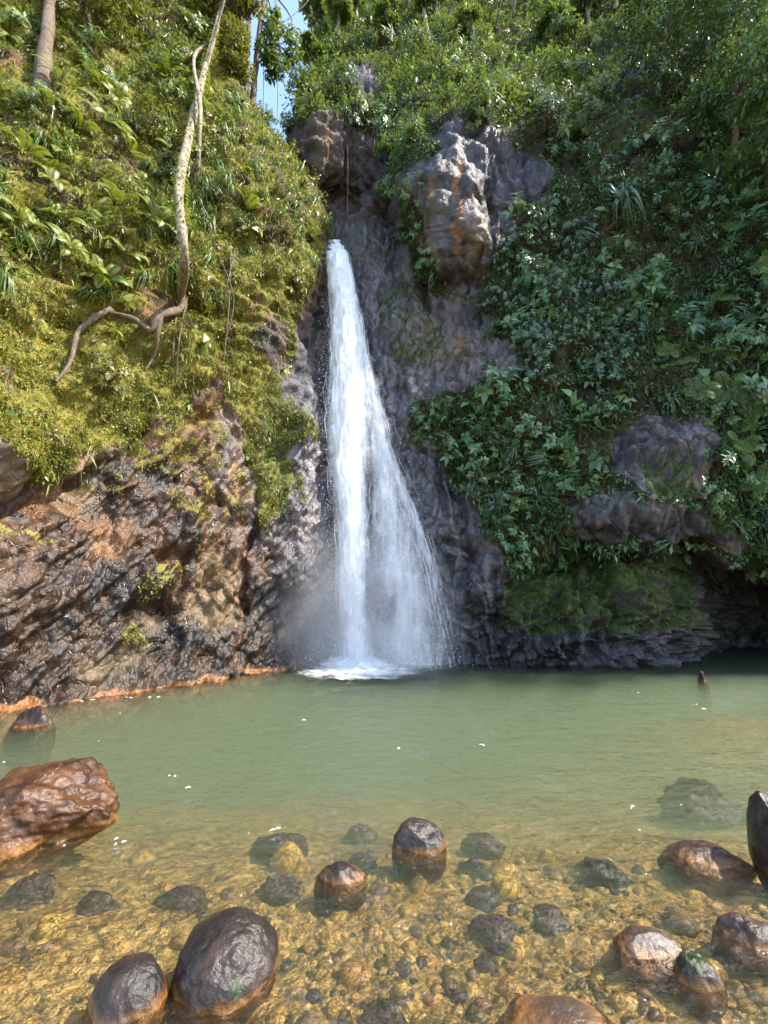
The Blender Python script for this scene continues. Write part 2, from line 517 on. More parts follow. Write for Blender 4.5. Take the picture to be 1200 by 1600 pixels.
A_PX = [-900, -300, 0, 150, 300, 420, 492, 545]
A_ROWS = [
    dict(z=-1.6, px=A_PX, D=[3.3, 5.4, 6.8, 8.2, 9.75, 11.0, 12.1, 13.6]),
    dict(z=0.0, px=A_PX, D=[3.5, 5.6, 7.0, 8.35, 9.9, 11.1, 12.2, 13.6]),
    dict(py=1000, px=[-900, -300, 0, 150, 300, 420, 488, 545], D=[3.6, 5.7, 7.15, 8.55, 10.05, 11.2, 12.25, 13.6]),
    dict(py=900, px=[-900, -300, 0, 150, 300, 420, 488, 545], D=[3.6, 5.7, 7.2, 8.7, 10.2, 11.3, 12.25, 13.6]),
    dict(py=800, px=[-900, -300, 0, 150, 300, 420, 490, 545], D=[3.6, 5.7, 7.2, 8.8, 10.3, 11.4, 12.3, 13.7]),
    dict(py=700, px=[-900, -300, 0, 150, 300, 410, 482, 545], D=[3.45, 5.45, 6.95, 8.6, 10.25, 11.4, 12.3, 13.8]),
    dict(py=600, px=[-900, -300, 0, 140, 280, 380, 445, 520], D=[3.5, 5.4, 6.9, 8.5, 10.1, 11.2, 12.2, 14.0]),
    dict(py=500, px=[-900, -300, 0, 140, 287, 390, 445, 512], D=[3.6, 5.6, 7.2, 8.8, 10.2, 11.2, 12.0, 14.2]),
    dict(py=400, px=[-900, -300, 0, 150, 295, 402, 462, 515], D=[3.8, 5.9, 7.5, 9.0, 10.3, 11.2, 12.0, 14.5]),
    dict(py=300, px=[-900, -300, 0, 150, 292, 394, 450, 500], D=[4.0, 6.2, 7.9, 9.4, 10.7, 11.6, 12.5, 15.0]),
    dict(py=200, px=[-900, -300, 0, 140, 256, 332, 384, 425], D=[4.3, 6.6, 8.4, 9.9, 11.2, 12.2, 13.2, 16.0]),
    dict(py=100, px=[-900, -300, 0, 130, 234, 298, 345, 375], D=[4.6, 7.1, 9.0, 10.6, 12.0, 13.0, 14.2, 17.0]),
    dict(py=0, px=[-900, -300, 0, 130, 228, 295, 342, 375], D=[5.0, 7.7, 9.8, 11.4, 13.0, 14.2, 15.5, 19.0]),
    dict(py=-200, px=[-900, -300, 0, 120, 215, 285, 330, 360], D=[6.0, 9.0, 11.5, 13.5, 15.5, 17.0, 18.5, 22.0]),
]
A0 = cliff_sheet(A_ROWS, 460, 420)
AN, _, _ = grid_normals(A0)
if (AN[230, 200] @ np.array([0.6, -0.8, 0])) < 0:
    AN = -AN
ax, ay = proj(A0)
# strata that climb to the upper right across the face
s_along = A0[..., 0] * 0.72 + A0[..., 1] * 0.69
phi = math.radians(52)
q = np.stack([(s_along * math.cos(phi) + A0[..., 2] * math.sin(phi)) * 0.28, (-s_along * math.sin(phi) + A0[..., 2] * math.cos(phi)) * 1.1, A0[..., 0] * 0.15], -1)
q_A = q
low_rock = smooth(520, 720, ay)
f1, f2, cid = worley(A0 * np.array([1.1, 1.1, 0.8]) + 0.35 * fbm(A0 * 0.8, 3, 5)[..., None], 3)
dA = 0.55 * fbm(A0 * 0.32, 4, 1) + low_rock * 0.34 * fbm(q, 4, 8, 0.55, True) + 0.10 * (f2 - f1 - 0.3) * low_rock + 0.12 * (cid - 0.5) * low_rock
dA += 0.20 * fbm(A0 * 1.6, 5, 21) + (1 - low_rock) * (0.42 * fbm(A0 * np.array([0.9, 0.9, 0.7]), 3, 41) + 0.22 * fbm(A0 * np.array([0.7, 0.7, 2.0]), 3, 43, 0.5, True))
def crease(px, py, line, width, depth):
    return -depth * np.exp(-(seg_dist(line, px, py) / width) ** 2)
def bulge(px, py, cx, cy, rx, ry, amp):
    return amp * np.exp(-(((px - cx) / rx) ** 2 + ((py - cy) / ry) ** 2))
jx, jy = ax + 18 * fbm(A0 * 0.9, 3, 60), ay + 18 * fbm(A0 * 0.9, 3, 61)
for line, w, dpt in (
        ([(-80, 815), (20, 800), (75, 782), (120, 765)], 20, 0.55),
        ([(120, 765), (150, 735), (185, 715), (225, 675)], 10, 0.28),
        ([(225, 675), (270, 610)], 8, 0.16),
        ([(255, 735), (290, 690), (325, 645)], 8, 0.22),
        ([(295, 825), (318, 800), (340, 780)], 8, 0.30),
        ([(225, 885), (255, 880), (290, 875)], 14, 0.25),
        ([(195, 965), (230, 955), (255, 960)], 16, 0.35),
        ([(400, 820), (375, 870), (378, 950)], 6, 0.25),
        ([(265, 990), (262, 930), (285, 880)], 8, 0.25),
        ([(350, 640), (395, 730), (405, 790)], 7, 0.16)):
    dA += crease(jx, jy, line, w, dpt)
for b in ((40, 690, 120, 60, 0.25), (300, 840, 60, 40, 0.18), (350, 1010, 50, 40, 0.25), (210, 920, 60, 60, 0.22), (465, 860, 18, 90, 0.25), (470, 690, 18, 50, 0.25)):
    dA += bulge(jx, jy, *b)
edge = smooth(1.0, 0.86, np.linspace(0, 1, 420))[None, :]
dA *= 0.35 + 0.65 * edge
dA *= smooth(-1.2, -0.2, A0[..., 2]) * 0.7 + 0.3
# the mineral ledge along the waterline
ledge = 0.18 * smooth(0.10, 0.0, A0[..., 2] + 0.10 * fbm(A0 * 1.5, 3, 33))
f1, f2, cid = worley(A0 * np.array([2.4, 2.4, 2.0]) + 0.25 * fbm(A0 * 1.7, 3, 6)[..., None], 13)
dA += (0.05 * (f2 - f1 - 0.3) + 0.05 * (cid - 0.5) + 0.06 * fbm(q_A * np.array([2.2, 2.0, 2.0]), 4, 14, 0.55, True) - 0.05 * np.exp(-((f2 - f1) / 0.07) ** 2)) * low_rock
A1 = A0 + AN * (dA + ledge * (0.5 + 0.7 * np.abs(fbm(A0 * 0.7, 2, 90))))[..., None]
AN1, AU, AV = grid_normals(A1)
if (AN1[230, 200] @ np.array([0.6, -0.8, 0])) < 0:
    AN1 = -AN1
ax, ay = proj(A1)
jx, jy = ax + 60 * fbm(A1 * 0.8, 4, 70), ay + 150 * fbm(A1 * np.array([1.1, 1.1, 0.35]), 4, 71)
VEG_A = [(-2500, -2500), (600, -2500), (600, 360), (505, 400), (488, 450), (468, 500), (445, 560), (440, 600), (452, 640), (487, 648), (488, 715), (455, 722), (445, 770), (400, 785), (385, 700), (352, 610), (330, 612), (300, 650), (250, 640), (205, 690), (130, 715), (60, 740), (0, 690), (-700, 700), (-2500, 700)]
vegA = inside(VEG_A, jx * 0.55 + ax * 0.45, jy * 0.55 + ay * 0.45).astype(float)
PATCH_A = ([(195, 620), (345, 610), (350, 700), (330, 770), (270, 740), (205, 730)], [(385, 640), (450, 640), (450, 800), (395, 800)], [(-60, 835), (0, 830), (90, 818), (95, 835), (0, 860), (-60, 860)], [(300, 815), (345, 790), (350, 840), (310, 850)], [(200, 975), (235, 970), (240, 1000), (200, 1005)], [(215, 880), (280, 870), (280, 900), (215, 910)])
patchA = np.zeros_like(vegA)
for pl in PATCH_A:
    patchA = np.maximum(patchA, inside(pl, 0.5 * (jx + ax), 0.5 * (jy + ay)))
patchA = np.maximum(patchA, inside([(60, 640), (460, 600), (480, 800), (400, 830), (260, 790), (120, 760)], ax, ay) * (fbm(A1 * np.array([1.3, 1.3, 0.6]), 3, 74) > 0.08))
patchA *= (fbm(A1 * 2.2, 3, 75) > -0.10)
dryA = inside([(-60, 680), (45, 690), (55, 760), (0, 780), (-60, 790)], jx, jy)
bareA = smooth(0.03, 0.28, fbm(A1 * 0.55, 3, 78)) * smooth(640, 560, ay)
mossA = np.clip((0.62 - 0.42 * bareA) * vegA + 0.55 * patchA * smooth(-0.1, 0.3, AN1[..., 2] + 0.15) + 0.22 * smooth(820, 560, ay) * (fbm(A1 * 0.8, 3, 76) + 0.5), 0, 1)
orangeA = np.clip(1.3 * smooth(0.12, 0.0, A1[..., 2] + 0.26 * fbm(A1 * 1.3, 4, 34)), 0, 1)
for line, w, a in (([(385, 900), (383, 960), (380, 1000)], 9, 0.45), ([(160, 780), (110, 880), (60, 940)], 22, 0.32), ([(270, 640), (255, 720)], 14, 0.35), ([(100, 960), (40, 1020)], 22, 0.25)):
    orangeA = np.maximum(orangeA, a * np.exp(-(seg_dist(line, jx, jy) / w) ** 2))
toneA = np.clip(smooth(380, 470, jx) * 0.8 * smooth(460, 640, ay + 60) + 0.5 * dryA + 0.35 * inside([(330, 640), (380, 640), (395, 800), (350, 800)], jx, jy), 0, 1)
wetA = np.clip(0.35 + smooth(620, 860, ay + 0.25 * (ax - 200) + 0 * jx), 0, 1) * smooth(520, 640, ay) * (1 - 0.8 * dryA)
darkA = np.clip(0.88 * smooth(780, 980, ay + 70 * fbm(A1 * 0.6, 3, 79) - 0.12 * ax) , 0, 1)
tanA = 0.30 * smooth(0.05, 0.45, fbm(A1 * 0.55, 4, 77)) * smooth(560, 640, ay)
obj('sunlit_cliff', mesh('sunlit_cliff', A1, grid_faces(*A1.shape[:2]), [M['cliff']], attrs=dict(tone=toneA, moss=mossA, orange=orangeA, wet=wetA, tan=tanA, dark=darkA, soil_shade=0 * darkA)),
    label='sunlit brown rock cliff under moss and hanging plants beside the waterfall', cat='cliff', kind='structure')

# sheet of the shaded cliff: the chute behind the fall, the buttress and the overhung wall
B_PX = [400, 470, 540, 620, 700, 780, 860, 960, 1060, 1160, 1280, 1450, 1750]
C_PX = [400, 470, 540, 620, 700, 780, 860, 960, 1045, 1110, 1250, 1450, 1750]
def brow(py, D, px=None):
    return dict(py=py, px=px or B_PX, D=D)
B_ROWS = [
    dict(z=-1.8, px=C_PX, D=[13.6, 12.9, 12.7, 12.5, 12.2, 11.9, 11.8, 11.7, 12.2, 13.0, 13.0, 11.6, 10.5]),
    dict(z=0.0, px=C_PX, D=[13.6, 12.9, 12.7, 12.5, 12.2, 12.0, 11.9, 11.9, 12.8, 16.0, 16.4, 12.6, 10.7]),
    brow(985, [13.6, 12.9, 12.7, 12.5, 12.2, 11.9, 11.8, 11.8, 12.9, 17.0, 17.4, 12.8, 10.7], C_PX),
    brow(930, [13.6, 12.9, 12.7, 12.5, 12.2, 11.8, 12.1, 12.0, 12.8, 17.0, 17.4, 12.4, 10.6], C_PX),
    brow(880, [13.6, 13.0, 12.8, 12.6, 12.2, 11.9, 12.6, 12.4, 12.4, 14.6, 14.8, 11.6, 10.3], C_PX),
    brow(840, [13.7, 13.0, 12.8, 12.6, 12.2, 12.0, 11.8, 11.4, 11.2, 11.5, 11.2, 11.0, 10.2]),
    brow(780, [13.7, 13.1, 12.9, 12.7, 12.3, 12.1, 11.7, 11.2, 11.1, 11.1, 10.8, 10.6, 10.0]),
    brow(710, [13.8, 13.2, 13.0, 12.9, 12.6, 12.1, 11.8, 11.6, 11.4, 11.1, 10.6, 10.2, 9.7]),
    brow(640, [13.9, 13.3, 13.1, 13.0, 12.8, 12.3, 12.0, 11.8, 11.5, 11.0, 10.4, 10.0, 9.6]),
    brow(560, [14.0, 13.4, 13.3, 13.2, 13.1, 12.6, 12.2, 11.9, 11.6, 11.0, 10.4, 9.9, 9.5]),
    brow(480, [14.2, 13.6, 13.5, 13.6, 13.4, 12.8, 12.4, 12.1, 11.8, 11.1, 10.4, 9.9, 9.5]),
    brow(420, [14.4, 13.8, 13.7, 13.9, 13.1, 12.9, 12.6, 12.2, 11.9, 11.2, 10.5, 9.9, 9.5]),
    brow(372, [14.8, 14.2, 14.1, 14.4, 12.9, 12.9, 12.8, 12.4, 12.0, 11.3, 10.6, 10.0, 9.5]),
    brow(325, [16.2, 15.8, 16.6, 14.6, 12.8, 13.0, 13.0, 12.6, 12.1, 11.4, 10.7, 10.1, 9.6], [420, 470, 545, 612, 690, 780, 860, 960, 1060, 1160, 1280, 1450, 1750]),
    brow(260, [16.2, 15.6, 16.2, 15.2, 13.0, 13.3, 13.5, 13.0, 12.4, 11.7, 10.9, 10.3, 9.8], [440, 482, 545, 612, 690, 780, 860, 960, 1060, 1160, 1280, 1450, 1750]),
    brow(185, [17.2, 16.2, 16.4, 16.0, 14.0, 14.2, 14.6, 14.0, 13.1, 12.3, 11.4, 10.7, 10.0], [462, 498, 550, 615, 700, 780, 860, 960, 1060, 1160, 1280, 1450, 1750]),
    brow(95, [20.0, 18.6, 18.2, 18.0, 17.6, 17.4, 17.0, 16.2, 14.8, 13.6, 12.4, 11.4, 10.4], [486, 512, 558, 622, 700, 780, 860, 960, 1060, 1160, 1280, 1450, 1750]),
    brow(0, [26.0, 23.0, 22.5, 22.0, 21.5, 21.0, 20.5, 19.5, 17.6, 15.8, 14.0, 12.6, 11.2], [498, 522, 568, 630, 700, 780, 860, 960, 1060, 1160, 1280, 1450, 1750]),
    brow(-130, [36.0, 32.0, 31.0, 30.0, 29.0, 28.0, 27.0, 25.0, 22.0, 19.0, 16.5, 14.4, 12.5], [540, 560, 590, 640, 705, 780, 860, 960, 1060, 1160, 1280, 1450, 1750]),
]
B0 = cliff_sheet(B_ROWS, 540, 510)
BN, _, _ = grid_normals(B0)
if BN[200, 250, 1] > 0:
    BN = -BN
bx, by = proj(B0)
rockiness = 1 - 0.6 * smooth(240, 120, by)
f1, f2, cid = worley(B0 * np.array([0.9, 0.9, 0.75]) + 0.4 * fbm(B0 * 0.7, 3, 105)[..., None], 103)
dB = 0.50 * fbm(B0 * 0.30, 4, 101) + 0.26 * fbm(B0 * 1.1, 5, 121) * rockiness + 0.20 * (f2 - f1 - 0.3) * rockiness + 0.22 * (cid - 0.5) * rockiness
chute = inside([(430, 385), (600, 385), (660, 560), (760, 1060), (430, 1060)], bx, by)
dB *= np.where(chute, 0.55, 1.0)
q = B0 * np.array([1.5, 1.5, 0.35])
dB += 0.16 * fbm(q, 4, 140, 0.55, True)
jx, jy = bx + 20 * fbm(B0 * 0.9, 3, 160), by + 20 * fbm(B0 * 0.9, 3, 161)
def slab(px, py, cx, cy, rx, ry, amp, tilt=0.0):
    x, y = (px - cx) / rx, (py - cy) / ry
    return amp * smooth(1.12, 0.86, (np.abs(x) ** 5 + np.abs(y) ** 5) ** 0.2) * (1 + tilt * x)
dB += slab(jx, jy, 748, 305, 112, 122, 0.30, -0.2) + slab(jx, jy, 690, 340, 58, 95, 0.28, 0.15) + slab(jx, jy, 745, 350, 24, 85, 0.18)
for b in ( (1040, 705, 75, 50, 0.40), (985, 800, 110, 24, 0.55), (1130, 850, 60, 18, 0.40),
          (715, 815, 34, 40, 0.42), (755, 915, 38, 32, 0.55), (690, 740, 30, 40, 0.25), (600, 945, 34, 42, 0.95), (488, 372, 18, 18, 0.55), (566, 368, 22, 18, 0.5), (880, 955, 90, 40, 0.35), (1000, 930, 70, 50, 0.35), (545, 210, 60, 50, 0.5), (505, 250, 25, 60, 0.5), (560, 130, 25, 40, 0.5), (985, 130, 28, 32, 0.5)):
    dB += bulge(jx, jy, *b)
for line, w, dpt in (
        ([(880, 862), (950, 872), (1060, 862), (1090, 852)], 14, 0.75),
        ([(785, 905), (840, 892), (900, 878)], 14, 0.55),
        ([(840, 985), (880, 965)], 14, 0.5),
        ([(930, 930), (960, 975)], 10, 0.4),
        ([(628, 300), (640, 360), (652, 425), (668, 470)], 9, 0.55),
        ([(712, 760), (735, 870), (720, 910)], 8, 0.4),
        ([(700, 850), (745, 862)], 6, 0.3),
        ([(757, 270), (765, 340), (762, 420)], 5, 0.30),
        ([(495, 335), (560, 340), (615, 330)], 12, 0.8), ([(526, 350), (526, 392)], 9, 0.5),
        ([(720, 960), (800, 975)], 8, 0.3),
        ([(640, 690), (680, 720), (700, 800)], 6, 0.25),
        ([(960, 660), (955, 740)], 8, 0.25)):
    dB += crease(jx, jy, line, w, dpt)
f1, f2, cid = worley(B0 * np.array([2.6, 2.6, 2.0]) + 0.25 * fbm(B0 * 1.7, 3, 106)[..., None], 109)
dB += (0.10 * (f2 - f1 - 0.3) + 0.09 * (cid - 0.5) + 0.10 * fbm(B0 * 2.6, 4, 111, 0.55, True) - 0.10 * np.exp(-((f2 - f1) / 0.07) ** 2)) * rockiness * (1 - 0.6 * inside([(620, 190), (870, 190), (870, 420), (620, 430)], bx, by))
bank = smooth(850, 890, by) * smooth(750, 800, bx)
dB += bank * (0.45 * fbm(B0 * 0.95, 4, 190) + 0.30 * fbm(B0 * np.array([0.9, 0.9, 1.8]), 3, 191, 0.5, True) + 0.22 * (cid - 0.5))
dB *= smooth(-1.4, -0.3, B0[..., 2]) * 0.7 + 0.3
B1 = B0 + BN * dB[..., None]
BN1, BU, BV = grid_normals(B1)
if BN1[200, 250, 1] > 0:
    BN1 = -BN1
bx, by = proj(B1)
jx, jy = bx + 45 * fbm(B1 * 0.7, 4, 170), by + 45 * fbm(B1 * 0.7, 4, 171)
hx, hy = 0.5 * (bx + jx), 0.5 * (by + jy)
ROCK_B = [
    [(455, 215), (500, 180), (530, 185), (560, 200), (610, 215), (622, 345), (560, 356), (485, 356), (480, 290)],
    [(700, 190), (765, 190), (800, 235), (862, 262), (872, 300), (800, 352), (790, 380), (770, 430), (735, 470), (680, 450), (655, 340), (622, 275), (650, 250), (690, 232)],
    [(430, 350), (625, 345), (650, 425), (690, 470), (725, 470), (790, 520), (820, 590), (735, 605), (655, 625), (640, 680), (690, 715), (750, 795), (800, 915), (760, 975), (740, 1100), (400, 1100), (400, 350)],
    [(962, 690), (1005, 655), (1095, 655), (1122, 690), (1092, 775), (1010, 770), (965, 735)],
    [(885, 790), (960, 770), (1085, 785), (1188, 862), (1090, 852), (1000, 852), (905, 838)],
    [(540, 95), (575, 90), (592, 130), (585, 160), (560, 150)],
    [(955, 115), (1008, 95), (1018, 130), (965, 165)],
    [(735, 1100), (755, 975), (790, 905), (880, 868), (1085, 858), (1200, 885), (2600, 885), (2600, 1300), (735, 1300)],
]
rockB = np.zeros(bx.shape)
for pl in ROCK_B:
    rockB = np.maximum(rockB, inside(pl, hx, hy))
vegB = 1 - rockB
vegB *= (B1[..., 2] > 0.3)
up = smooth(-0.25, 0.35, BN1[..., 2])
mossZones = [([(785, 905), (880, 880), (1075, 870), (1085, 985), (980, 1000), (860, 985), (780, 980)], 0.85), ([(585, 440), (650, 440), (690, 520), (680, 580), (620, 560), (590, 500)], 0.55), ([(1005, 690), (1085, 690), (1085, 775), (1005, 765)], 0.62), ([(900, 790), (980, 775), (980, 830), (900, 830)], 0.35), ([(1080, 780), (1190, 780), (1190, 850), (1100, 830)], 0.8), ([(540, 360), (600, 360), (590, 410), (545, 400)], 0.45), ([(1085, 900), (1250, 900), (1250, 1010), (1085, 1010)], 0.35)]
mossB = 0.85 * vegB
for pl, a in mossZones:
    mossB = np.maximum(mossB, a * inside(pl, hx, hy) * (0.45 + 0.75 * up))
orangeB = np.zeros_like(mossB)
for line, w, a in (([(713, 255), (712, 320), (722, 400)], 8, 0.72), ([(668, 285), (664, 305)], 9, 0.62), ([(510, 190), (512, 250)], 9, 0.4), ([(705, 545), (708, 520)], 9, 0.5), ([(790, 842), (815, 838)], 7, 0.3)):
    orangeB = np.maximum(orangeB, a * np.exp(-(seg_dist(line, 0.4 * bx + 0.6 * jx, by) / w) ** 2))
tanB = np.zeros_like(mossB)
for cx, cy, rx, ry, a in ((745, 365, 22, 50, 0.40), (660, 370, 28, 60, 0.30), (700, 545, 40, 30, 0.45), (510, 230, 20, 50, 0.35), (1090, 740, 40, 22, 0.45), (1140, 862, 40, 14, 0.6), (1060, 760, 60, 20, 0.3), (470, 530, 40, 120, 0.2)):
    tanB = np.maximum(tanB, a * np.exp(-(((jx - cx) / rx) ** 2 + ((jy - cy) / ry) ** 2)))
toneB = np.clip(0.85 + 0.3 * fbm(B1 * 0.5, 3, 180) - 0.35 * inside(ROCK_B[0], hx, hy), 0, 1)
darkB = np.clip(0.45 * inside(ROCK_B[1], hx, hy) + 0.85 * inside(ROCK_B[7], hx, hy) + 0.35 * inside(ROCK_B[0], hx, hy) + 0.5 * smooth(880, 1000, by) * (bx < 760), 0, 0.9)  # the buttress term puts shade into the rock colour
wetB = np.clip(0.85 * inside(ROCK_B[2], jx, jy) + 0.55 * inside(ROCK_B[1], jx, jy) + 0.7 * smooth(900, 980, by), 0, 1)
obj('shaded_cliff', mesh('shaded_cliff', B1, grid_faces(*B1.shape[:2]), [M['cliff']], attrs=dict(tone=toneB, moss=mossB, orange=orangeB, wet=wetB, tan=tanB, dark=darkB, soil_shade=vegB)),
    label='grey wet rock cliff with overhang and buttress behind the waterfall', cat='cliff', kind='structure')

# ------------------------------------------------------------------ the pool bed
nb = 310
gx = np.concatenate([np.linspace(-16, -3.3, 40), np.linspace(-3.25, 3.25, nb - 80), np.linspace(3.3, 20, 40)])
gy = np.concatenate([np.linspace(-6, 1.3, 30), np.linspace(1.32, 4.6, 220), np.linspace(4.65, 17, nb - 250)])
GX, GY = np.meshgrid(gx, gy)
def bed_height(x, y):
    p = np.stack([x, y, 0 * x], -1)
    z = -0.08 - 0.065 * np.clip(y - 1.8, -4, 1.7) - 0.10 * smooth(3.0, 5.2, y) - 0.80 * smooth(3.0, 8.6, y) - 0.7 * smooth(5.0, 11.0, y)
    bar = np.exp(-(((x - 6.0) / 3.6) ** 2 + ((y - 7.8) / 2.6) ** 2))
    z = z + (np.minimum(-0.16, z) * -0.84) * np.clip(bar * 0.95, 0, 1) * smooth(4.6, 7.0, y)
    z += 0.10 * fbm(p * 0.6, 3, 201) + 0.025 * fbm(p * 3.0, 3, 202)
    z = np.where(y < 0.8, np.maximum(z, -0.10 + 0.12 * (0.8 - y) * 0.35), z)
    return z
GZ = bed_height(GX, GY)
w1, w2, wc = worley(np.stack([GX, GY * 1.05, 0 * GX], -1) * 9.0 + 0.5 * fbm(np.stack([GX, GY, 0 * GX], -1) * 5, 2, 207)[..., None], 205)
v1, v2, vc = worley(np.stack([GX, GY * 1.05, 0 * GX], -1) * 17.0, 206)
GZ += (0.045 * np.clip(0.62 - w1, 0, 1) * (0.2 + 1.2 * wc) + 0.022 * np.clip(0.6 - v1, 0, 1)) * smooth(5.0, 3.5, GY)
BED = np.stack([GX, GY, GZ], -1)
m, nt, out = new_mat('ochre_stream_bed')
k = NT(nt)
p = k.pos()
n1, n2 = k.noise(1.4, 5, 0.6, p), k.noise(14.0, 5, 0.65, p)
c = k.ramp(k.math('ADD', k.math('MULTIPLY', n1, 0.5), k.math('MULTIPLY', n2, 0.5)), [(0.34, (0.10, 0.058, 0.020)), (0.46, (0.31, 0.18, 0.050)), (0.57, (0.45, 0.27, 0.080)), (0.7, (0.52, 0.35, 0.12))])
nt.links.new(k.principled(c, 0.75, k.bump(n2, 0.7, 0.04), 0.3), out.inputs[0])
obj('pool_bed', mesh('pool_bed', BED, grid_faces(nb, nb), [m]), label='ochre sandy pool bed under the clear shallow water', cat='ground', kind='structure')

# ------------------------------------------------------------------ water
FALL_FOOT = on_water(553, 1042)
nx_, ny_ = 330, 360
wx = np.linspace(-16.5, 20.5, nx_)
wy = np.concatenate([np.linspace(-6.5, 1, 40), np.linspace(1.03, 8, 210), np.linspace(8.05, 17.5, ny_ - 250)])
WX, WY = np.meshgrid(wx, wy)
WP = np.stack([WX, WY, 0 * WX], -1)
r = np.hypot(WX - FALL_FOOT[0], WY - FALL_FOOT[1])
warp = 0.6 * fbm(WP * 0.5, 3, 300)
WZ = 0.030 * np.exp(-r / 3.0) * np.sin(r * 7.0 + 6 * warp) + 0.11 * np.exp(-r / 2.0) * fbm(WP * 3.2, 3, 304)
WZ += 0.036 * fbm(WP * np.array([1.2, 2.2, 1]) + warp[..., None], 4, 301) + 0.010 * fbm(WP * np.array([4, 7, 1]), 3, 302)
top = np.stack([WX, WY, WZ], -1)
def water_material():
    m, nt, out = new_mat('clear_green_pool_water')
    k = NT(nt)
    p = k.pos()
    n1 = k.noise(2.3, 5, 0.6, k.scaled(p, (1.0, 1.7, 1.0)), 1.0)
    n2 = k.noise(9.0, 4, 0.6, k.scaled(p, (1.0, 1.8, 1.0)), 0.7)
    b = k.bump(k.math('ADD', n1, k.math('MULTIPLY', n2, 0.6)), 1.0, 0.12)
    fr = k.n('ShaderNodeFresnel')
    fr.inputs['IOR'].default_value = 1.33
    nt.links.new(b, fr.inputs['Normal'])
    tr = k.n('ShaderNodeBsdfTransparent')
    tr.inputs[0].default_value = (0.97, 0.98, 0.96, 1)
    gl = k.n('ShaderNodeBsdfGlossy')
    gl.inputs['Roughness'].default_value = 0.04
    nt.links.new(b, gl.inputs['Normal'])
    mx = k.n('ShaderNodeMixShader')
    nt.links.new(fr.outputs[0], mx.inputs[0])
    nt.links.new(tr.outputs[0], mx.inputs[1])
    nt.links.new(gl.outputs[0], mx.inputs[2])
    nt.links.new(mx.outputs[0], out.inputs['Surface'])
    vol = k.n('ShaderNodeVolumePrincipled')
    vol.inputs['Color'].default_value = (0.295, 0.375, 0.25, 1)
    vol.inputs['Density'].default_value = 0.66
    vol.inputs['Anisotropy'].default_value = 0.0
    nt.links.new(vol.outputs[0], out.inputs['Volume'])
    return m
M['water'] = water_material()
tv = top.reshape(-1, 3)
nt_ = len(tv)
gf = grid_faces(ny_, nx_)
idx = np.arange(nt_).reshape(ny_, nx_)
rim = np.concatenate([idx[0, :], idx[1:, -1], idx[-1, -2::-1], idx[-2:0:-1, 0]])
low = tv[rim].copy()
low[:, 2] = -3.0
lo = nt_ + np.arange(len(rim))
nx2 = np.roll(np.arange(len(rim)), -1)
sides = np.stack([rim, lo, lo[nx2], rim[nx2]], -1)
cen = nt_ + len(rim)
fan = np.stack([lo[nx2], lo, np.full(len(rim), cen)], -1)
wm = mesh('pool_water', np.concatenate([tv, low, [[2.0, 5.0, -3.0]]]), [gf, sides, fan], [M['water']])
obj('pool_water', wm, label='clear green rippled water of the plunge pool', cat='water', kind='structure')

# ------------------------------------------------------------------ the waterfall
FY = np.array([374, 400, 440, 500, 560, 600, 640, 690, 740, 800, 850, 900, 950, 1000, 1046], float)
ML = np.array([511, 510, 512, 512, 511, 509, 507, 506, 512, 520, 523, 525, 526, 527, 526], float)
MR = np.array([537, 545, 554, 567, 576, 580, 580, 579, 577, 576, 576, 576, 579, 584, 592], float)
VR = np.array([534, 541, 551, 566, 583, 596, 609, 624, 641, 661, 674, 686, 697, 707, 716], float)
FD = np.array([14.5, 13.5, 13.25, 13.05, 12.92, 12.85, 12.78, 12.68, 12.55, 12.42, 12.3, 12.2, 12.1, 12.02, 12.0], float)
def fall_point(s, y, left, right, off=0.0, belly=0.35):
    l, r_, d = np.interp(y, FY, left), np.interp(y, FY, right), np.interp(y, FY, FD)
    px = l + (r_ - l) * s
    D = d - belly * np.sin(np.pi * np.clip(s, 0, 1)) * np.interp(y, [380, 600, 1046], [0.4, 0.8, 1.0]) + off
    return P(px, y, D)
def fall_material(name, density, fine, lo_, hi_, vstretch):
    m, nt, out = new_mat(name)
    k = NT(nt)
    uv = k.n('ShaderNodeUVMap').outputs[0]
    thin = k.attr('thin')
    n1 = k.noise(1.0, 6, 0.68, k.scaled(uv, (fine, vstretch, 1.0)), 0.35)
    n2 = k.noise(1.0, 4, 0.6, k.scaled(uv, (fine * 0.25, vstretch * 1.6, 1.0)), 0.6)
    a = k.math('ADD', k.math('MULTIPLY', n1, 0.5), k.math('MULTIPLY', n2, 0.5))
    a = k.math('ADD', a, k.math('MULTIPLY', k.math('SUBTRACT', thin, 0.5), 0.7))
    a = k.math('MULTIPLY', k.ramp(a, [(lo_, 0.0), (hi_, 1.0)]), density)
    d = k.n('ShaderNodeBsdfDiffuse')
    d.inputs[0].default_value = (0.90, 0.92, 0.94, 1)
    t2 = k.n('ShaderNodeBsdfTranslucent')
    t2.inputs[0].default_value = (0.88, 0.92, 0.95, 1)
    mm = k.n('ShaderNodeMixShader')
    mm.inputs[0].default_value = 0.2
    nt.links.new(d.outputs[0], mm.inputs[1])
    nt.links.new(t2.outputs[0], mm.inputs[2])
    tr = k.n('ShaderNodeBsdfTransparent')
    mx = k.n('ShaderNodeMixShader')
    nt.links.new(a, mx.inputs[0])
    nt.links.new(tr.outputs[0], mx.inputs[1])
    nt.links.new(mm.outputs[0], mx.inputs[2])
    nt.links.new(mx.outputs[0], out.inputs[0])
    return m
M['fall_dense'] = fall_material('white_falling_water', 0.98, 12.0, 0.20, 0.54, 2.4)
M['fall_soft'] = fall_material('soft_falling_spray', 0.55, 7.0, 0.36, 0.74, 2.0)
M['fall_side'] = fall_material('bright_side_stream', 0.72, 18.0, 0.38, 0.74, 0.8)
